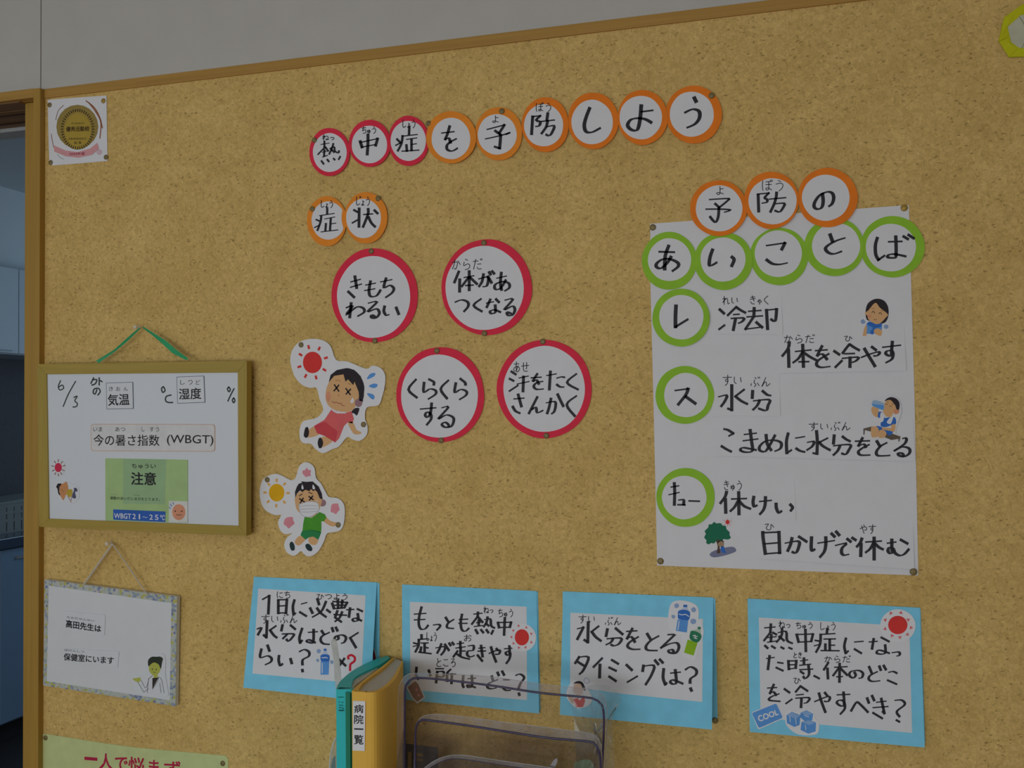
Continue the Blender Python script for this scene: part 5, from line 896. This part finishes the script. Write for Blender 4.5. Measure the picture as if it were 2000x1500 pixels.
# ------------------------------------------------------------------ clear acrylic letter rack
def clearmat(name, tint, milk, milkcol, gloss, rough=0.06):
    m = bpy.data.materials.new(name); m.use_nodes = True; nt = m.node_tree; nt.nodes.clear(); N = nt.nodes.new; L = nt.links.new
    tr = N('ShaderNodeBsdfTransparent'); tr.inputs[0].default_value = (*tint, 1); df = N('ShaderNodeBsdfDiffuse'); df.inputs[0].default_value = (*milkcol, 1)
    gl = N('ShaderNodeBsdfGlossy'); gl.inputs['Roughness'].default_value = rough; fr = N('ShaderNodeFresnel'); fr.inputs[0].default_value = 1.45
    mu = N('ShaderNodeMath'); mu.operation = 'MULTIPLY'; mu.inputs[1].default_value = gloss; mu.use_clamp = True; L(fr.outputs[0], mu.inputs[0])
    geo = N('ShaderNodeNewGeometry'); no = N('ShaderNodeTexNoise'); no.inputs['Scale'].default_value = 45; L(geo.outputs['Position'], no.inputs['Vector'])
    ml = N('ShaderNodeMath'); ml.operation = 'MULTIPLY'; ml.inputs[1].default_value = milk*2; L(no.outputs['Fac'], ml.inputs[0])
    m1 = N('ShaderNodeMixShader'); L(ml.outputs[0], m1.inputs[0]); L(tr.outputs[0], m1.inputs[1]); L(df.outputs[0], m1.inputs[2])
    m2 = N('ShaderNodeMixShader'); L(mu.outputs[0], m2.inputs[0]); L(m1.outputs[0], m2.inputs[1]); L(gl.outputs[0], m2.inputs[2])
    o = N('ShaderNodeOutputMaterial'); L(m2.outputs[0], o.inputs[0]); return m
ACR = clearmat('clear acrylic', (0.996, 0.995, 0.993), 0.004, (0.6, 0.6, 0.6), 0.45); RIM = clearmat('milky acrylic rim', (0.96, 0.95, 0.96), 0.26, (0.60, 0.59, 0.64), 1.3)
REAR = mat('acrylic edge painted highlight', (0.62, 0.62, 0.64), 0.12, 0.7, 0.05, 60, alpha=0.5)  # pale colour stands in for the highlight along the rim's rear edge
EDGE = mat('violet acrylic edge', (0.052, 0.042, 0.115), 0.15, 0.6, 0.1, 60, alpha=0.9)
rk = thing('letter_rack', 'clear acrylic letter rack with three stepped compartments and violet edges', 'letter rack', (-0.48, -0.16, ZF))
def tier(y, front, yb, back, edge_r, label=None):
    S0, S1 = Y(y), Y(yb); f_ = [S0.at(*p) for p in smooth(front, False, 5)]; b_ = [S1.at(*p) for p in smooth(back, False, 5)]
    n = min(len(f_), len(b_)); zb = ZF+0.004
    def res(p, n=60):
        L = [0]
        for a, c in zip(p, p[1:]): L.append(L[-1]+(c-a).length)
        out = []
        for k in range(n):
            t = L[-1]*k/(n-1); i = max(j for j in range(len(L)) if L[j] <= t+1e-9); i = min(i, len(p)-2); u = (t-L[i])/max(L[i+1]-L[i], 1e-9); out.append(p[i].lerp(p[i+1], min(u, 1)))
        return out
    F_, B2 = res(f_), res(b_)
    F_ = [Vector((F_[0].x, F_[0].y, zb))]+F_+[Vector((F_[-1].x, F_[-1].y, zb))]; B2 = [Vector((B2[0].x, B2[0].y, zb))]+B2+[Vector((B2[-1].x, B2[-1].y, zb))]
    g = G(); n = len(F_); g.v = F_+B2; g.f = [[i, i+1, n+i+1, n+i] for i in range(n-1)]
    r = g.build('rim', RIM, rk, smooth_=True)
    g = G(); g.tube(F_, edge_r, 6); g.build('violet_edge', EDGE, rk, smooth_=True)
    g = G(); g.prism3(F_, (0, 0.0018, 0)); g.build('panel', ACR, rk)
    g = G(); g.tube(B2, 0.0006, 5); g.build('rear_edge', REAR, rk, smooth_=True)
    return F_, B2
A = tier(-0.175, T1('PX', '790.5 1500 790.5 1390 791 1348 795 1334 803 1326 818 1324 860 1327 960 1339 1057 1353.5 1140 1361.5 1160 1365 1173 1374 1179 1390 1179 1440 1176 1500'),
         -0.157, T1('PX', '776 1500 777 1400 779 1345 784 1330 793 1319 808 1315 860 1316 960 1322 1057 1336 1145 1345 1168 1350 1182 1364 1185.5 1390 1185 1440 1182 1500'), 0.0018)
B3 = tier(-0.203, T1('PX', '811 1500 811 1450 812 1425 815 1413 824 1406 838 1407 900 1415 980 1427.5 1068 1441 1147 1448 1162 1454 1170 1468 1173 1485 1173.5 1500'),
          -0.193, T1('PX', '809 1500 810 1440 813 1415 820 1404 832 1397 855 1395 900 1399 980 1410 1068 1421 1150 1432 1166 1440 1174 1458 1176 1480 1176 1500'), 0.0018)
C3_ = tier(-0.231, T1('PX', '828 1510 845 1496 866 1486 884 1482 914 1484 980 1494 1060 1506 1100 1514'), -0.225, T1('PX', '822 1506 842 1490 862 1480 884 1475 914 1476 980 1486 1060 1497 1100 1504'), 0.0006)
g = G(); xl, xr = A[0][0].x, A[0][-1].x; g.box((xl, -0.240, ZF+0.001), (xr, -0.155, ZF+0.0045)); g.build('base', ACR, rk)
for nm, x_ in (('side_wall', xl), ('side_wall', xr)):
    g = G(); g.prism3([(x_-0.0008, -0.231, ZF+0.004), (x_-0.0008, -0.175, ZF+0.004), (x_-0.0008, -0.175, 0.82), (x_-0.0008, -0.203, 0.78), (x_-0.0008, -0.231, 0.70)], (0.0016, 0, 0)); g.build(nm, ACR, rk)
# black slotted holder behind the rack
bs = thing('slotted_holder', 'black slotted metal holder behind the left end of the acrylic rack', 'holder', (BOARD.at(820, 1480, 0.06).x, -0.05, ZF))
BK = mat('matt black metal', (0.022, 0.021, 0.024), 0.5, 0.3); S6 = Y(-0.085)
def cell(x0_, y0_, x1_, y1_, nm='plate'):
    g = G(); k = 0.12; f = lambda x, y: (x, y+(x-793)*k); g.prism([f(x0_, y0_), f(x1_, y0_), f(x1_, y1_), f(x0_, y1_)], S6, -0.002, 0.0); g.build(nm, BK, bs)
cell(786, 1453, 855, 1468); cell(786, 1468, 796, 1560); cell(804, 1468, 813, 1484); cell(826, 1466, 855, 1484); cell(804, 1475, 826, 1479); cell(804, 1484, 855, 1560)
p_ = S6.at(790, 1560); p2 = S6.at(855, 1567); g = G(); g.box((p_.x, -0.086, ZF), (p2.x, -0.082, p2.z+0.01)); g.build('plate', BK, bs); g = G(); g.box((p_.x, -0.086, ZF), (p2.x, -0.03, ZF+0.003)); g.build('foot', BK, bs)
# crumpled clear bag behind the rack's right end and tag inside
BAG = clearmat('crumpled clear film', (0.93, 0.95, 0.95), 0.14, (0.6, 0.68, 0.7), 1.3, 0.2)
def crumple(name, outline, y0_, label, m, seed, amp, zdown=None):
    r = random.Random(seed); S = Y(y0_); g = G(); c = (sum(p[0] for p in outline)/len(outline), sum(p[1] for p in outline)/len(outline)); n = len(outline)
    rings = 5; g.v.append(S.at(*c)+Vector((0, -amp, 0)))
    for k in range(1, rings+1):
        for p in outline:
            q = (c[0]+(p[0]-c[0])*k/rings, c[1]+(p[1]-c[1])*k/rings); g.v.append(S.at(*q, r.uniform(-amp, amp)))
    for i in range(n): g.f.append([0, 1+i, 1+(i+1) % n])
    for k in range(rings-1):
        for i in range(n): g.f.append([1+k*n+i, 1+k*n+(i+1) % n, 1+(k+1)*n+(i+1) % n, 1+(k+1)*n+i])
    return g
bg = thing('clear_plastic_bag', 'crumpled clear plastic bag behind the right end of the rack', 'bag', (S6.at(1170, 1400).x, -0.09, ZF))
g = crumple('film', smooth(T1('PX', '1110 1352 1140 1341 1170 1337 1195 1342 1212 1360 1214 1370 1200 1385 1196 1420 1200 1500 1195 1640 1120 1640 1125 1500 1120 1400'), True, 3), -0.112, '', BAG, 4, 0.006)
g.build('film', BAG, bg, smooth_=False)
tg = thing('plastic_tag', 'small grey plastic tag standing in the front of the rack', 'tag', (Y(-0.216).at(1080, 1520).x, -0.216, ZF+0.004))
g = G(); g.prism(T1('PX', '1066 1600 1070 1502 1082 1484 1088 1480.5 1089 1486 1084 1500 1090 1600'), Y(-0.216), -0.001, 0.0); g.build('strip', mat('grey film', (0.42, 0.40, 0.43), 0.3, 0.5, alpha=0.75), tg)
tg2 = thing('green_packet', 'pale green clear packet inside the right end of the rack', 'packet', (Y(-0.189).at(1140, 1520).x, -0.189, ZF+0.004))
g = crumple('film', smooth(T1('PX', '1120 1500 1128 1488 1145 1483 1158 1490 1160 1520 1160 1620 1118 1620'), True, 3), -0.189, '', None, 9, 0.002); g.build('film', mat('pale green film', (0.25, 0.48, 0.33), 0.3, 0.5, alpha=0.35), tg2)
# translucent ruler-like strip and clear sleeve left of the teal file
ts = thing('translucent_strip', 'milky translucent plastic strip standing in front of the leftmost blue card', 'strip', (Y(-0.14).at(660, 1330).x, -0.14, ZF))
g = G(); g.prism(T1('F5', '35 75 60 42 90 50 110 110 130 250 158 520 160 640 95 640 80 500 70 300'), Y(-0.14), -0.0008, 0.0); g.build('strip', mat('milky film', (0.62, 0.62, 0.58), 0.3, 0.5, 0.08, 80, alpha=0.62), ts)
s5 = Y(-0.1405); a1 = s5.at(657, 1340); a2 = s5.at(667, 1340); g = G(); g.box((a1.x, -0.1408, ZF), (a2.x, -0.140, a1.z+0.002)); g.build('stem', MATS['milky film'], ts)
cs = thing('clear_sleeve', 'clear curved sleeve edge beside the foot of the teal file', 'sleeve', (Y(-0.20).at(648, 1500).x, -0.20, ZF))
S7 = Y(-0.20); e_ = [S7.at(*p) for p in smooth(T1('F5', '95 1180 60 1260 35 1370 22 1500 18 1640'), False, 5)]; e_.append(Vector((e_[-1].x, e_[-1].y, ZF+0.001)))
g = G(); g.tube(e_, 0.0011, 6); g.build('sleeve_edge', mat('bright film edge', (0.75, 0.76, 0.76), 0.2, 0.6, alpha=0.85), cs)
g = G(); xr_ = atX(656, 1450, sp[0].x-0.001).x; g.prism3(e_+[Vector((sp[0].x-0.001, -0.2, ZF+0.001)), Vector((sp[0].x-0.001, -0.2, e_[0].z))], (0, 0.0008, 0)); g.build('film', BAG, cs)
g = G(); g.prism(T1('F5', '88 1385 60 1410 38 1500 34 1640 88 1640'), S7, -0.003, -0.002); g.build('teal_insert', mat('teal insert', (0.02, 0.25, 0.22)), cs)
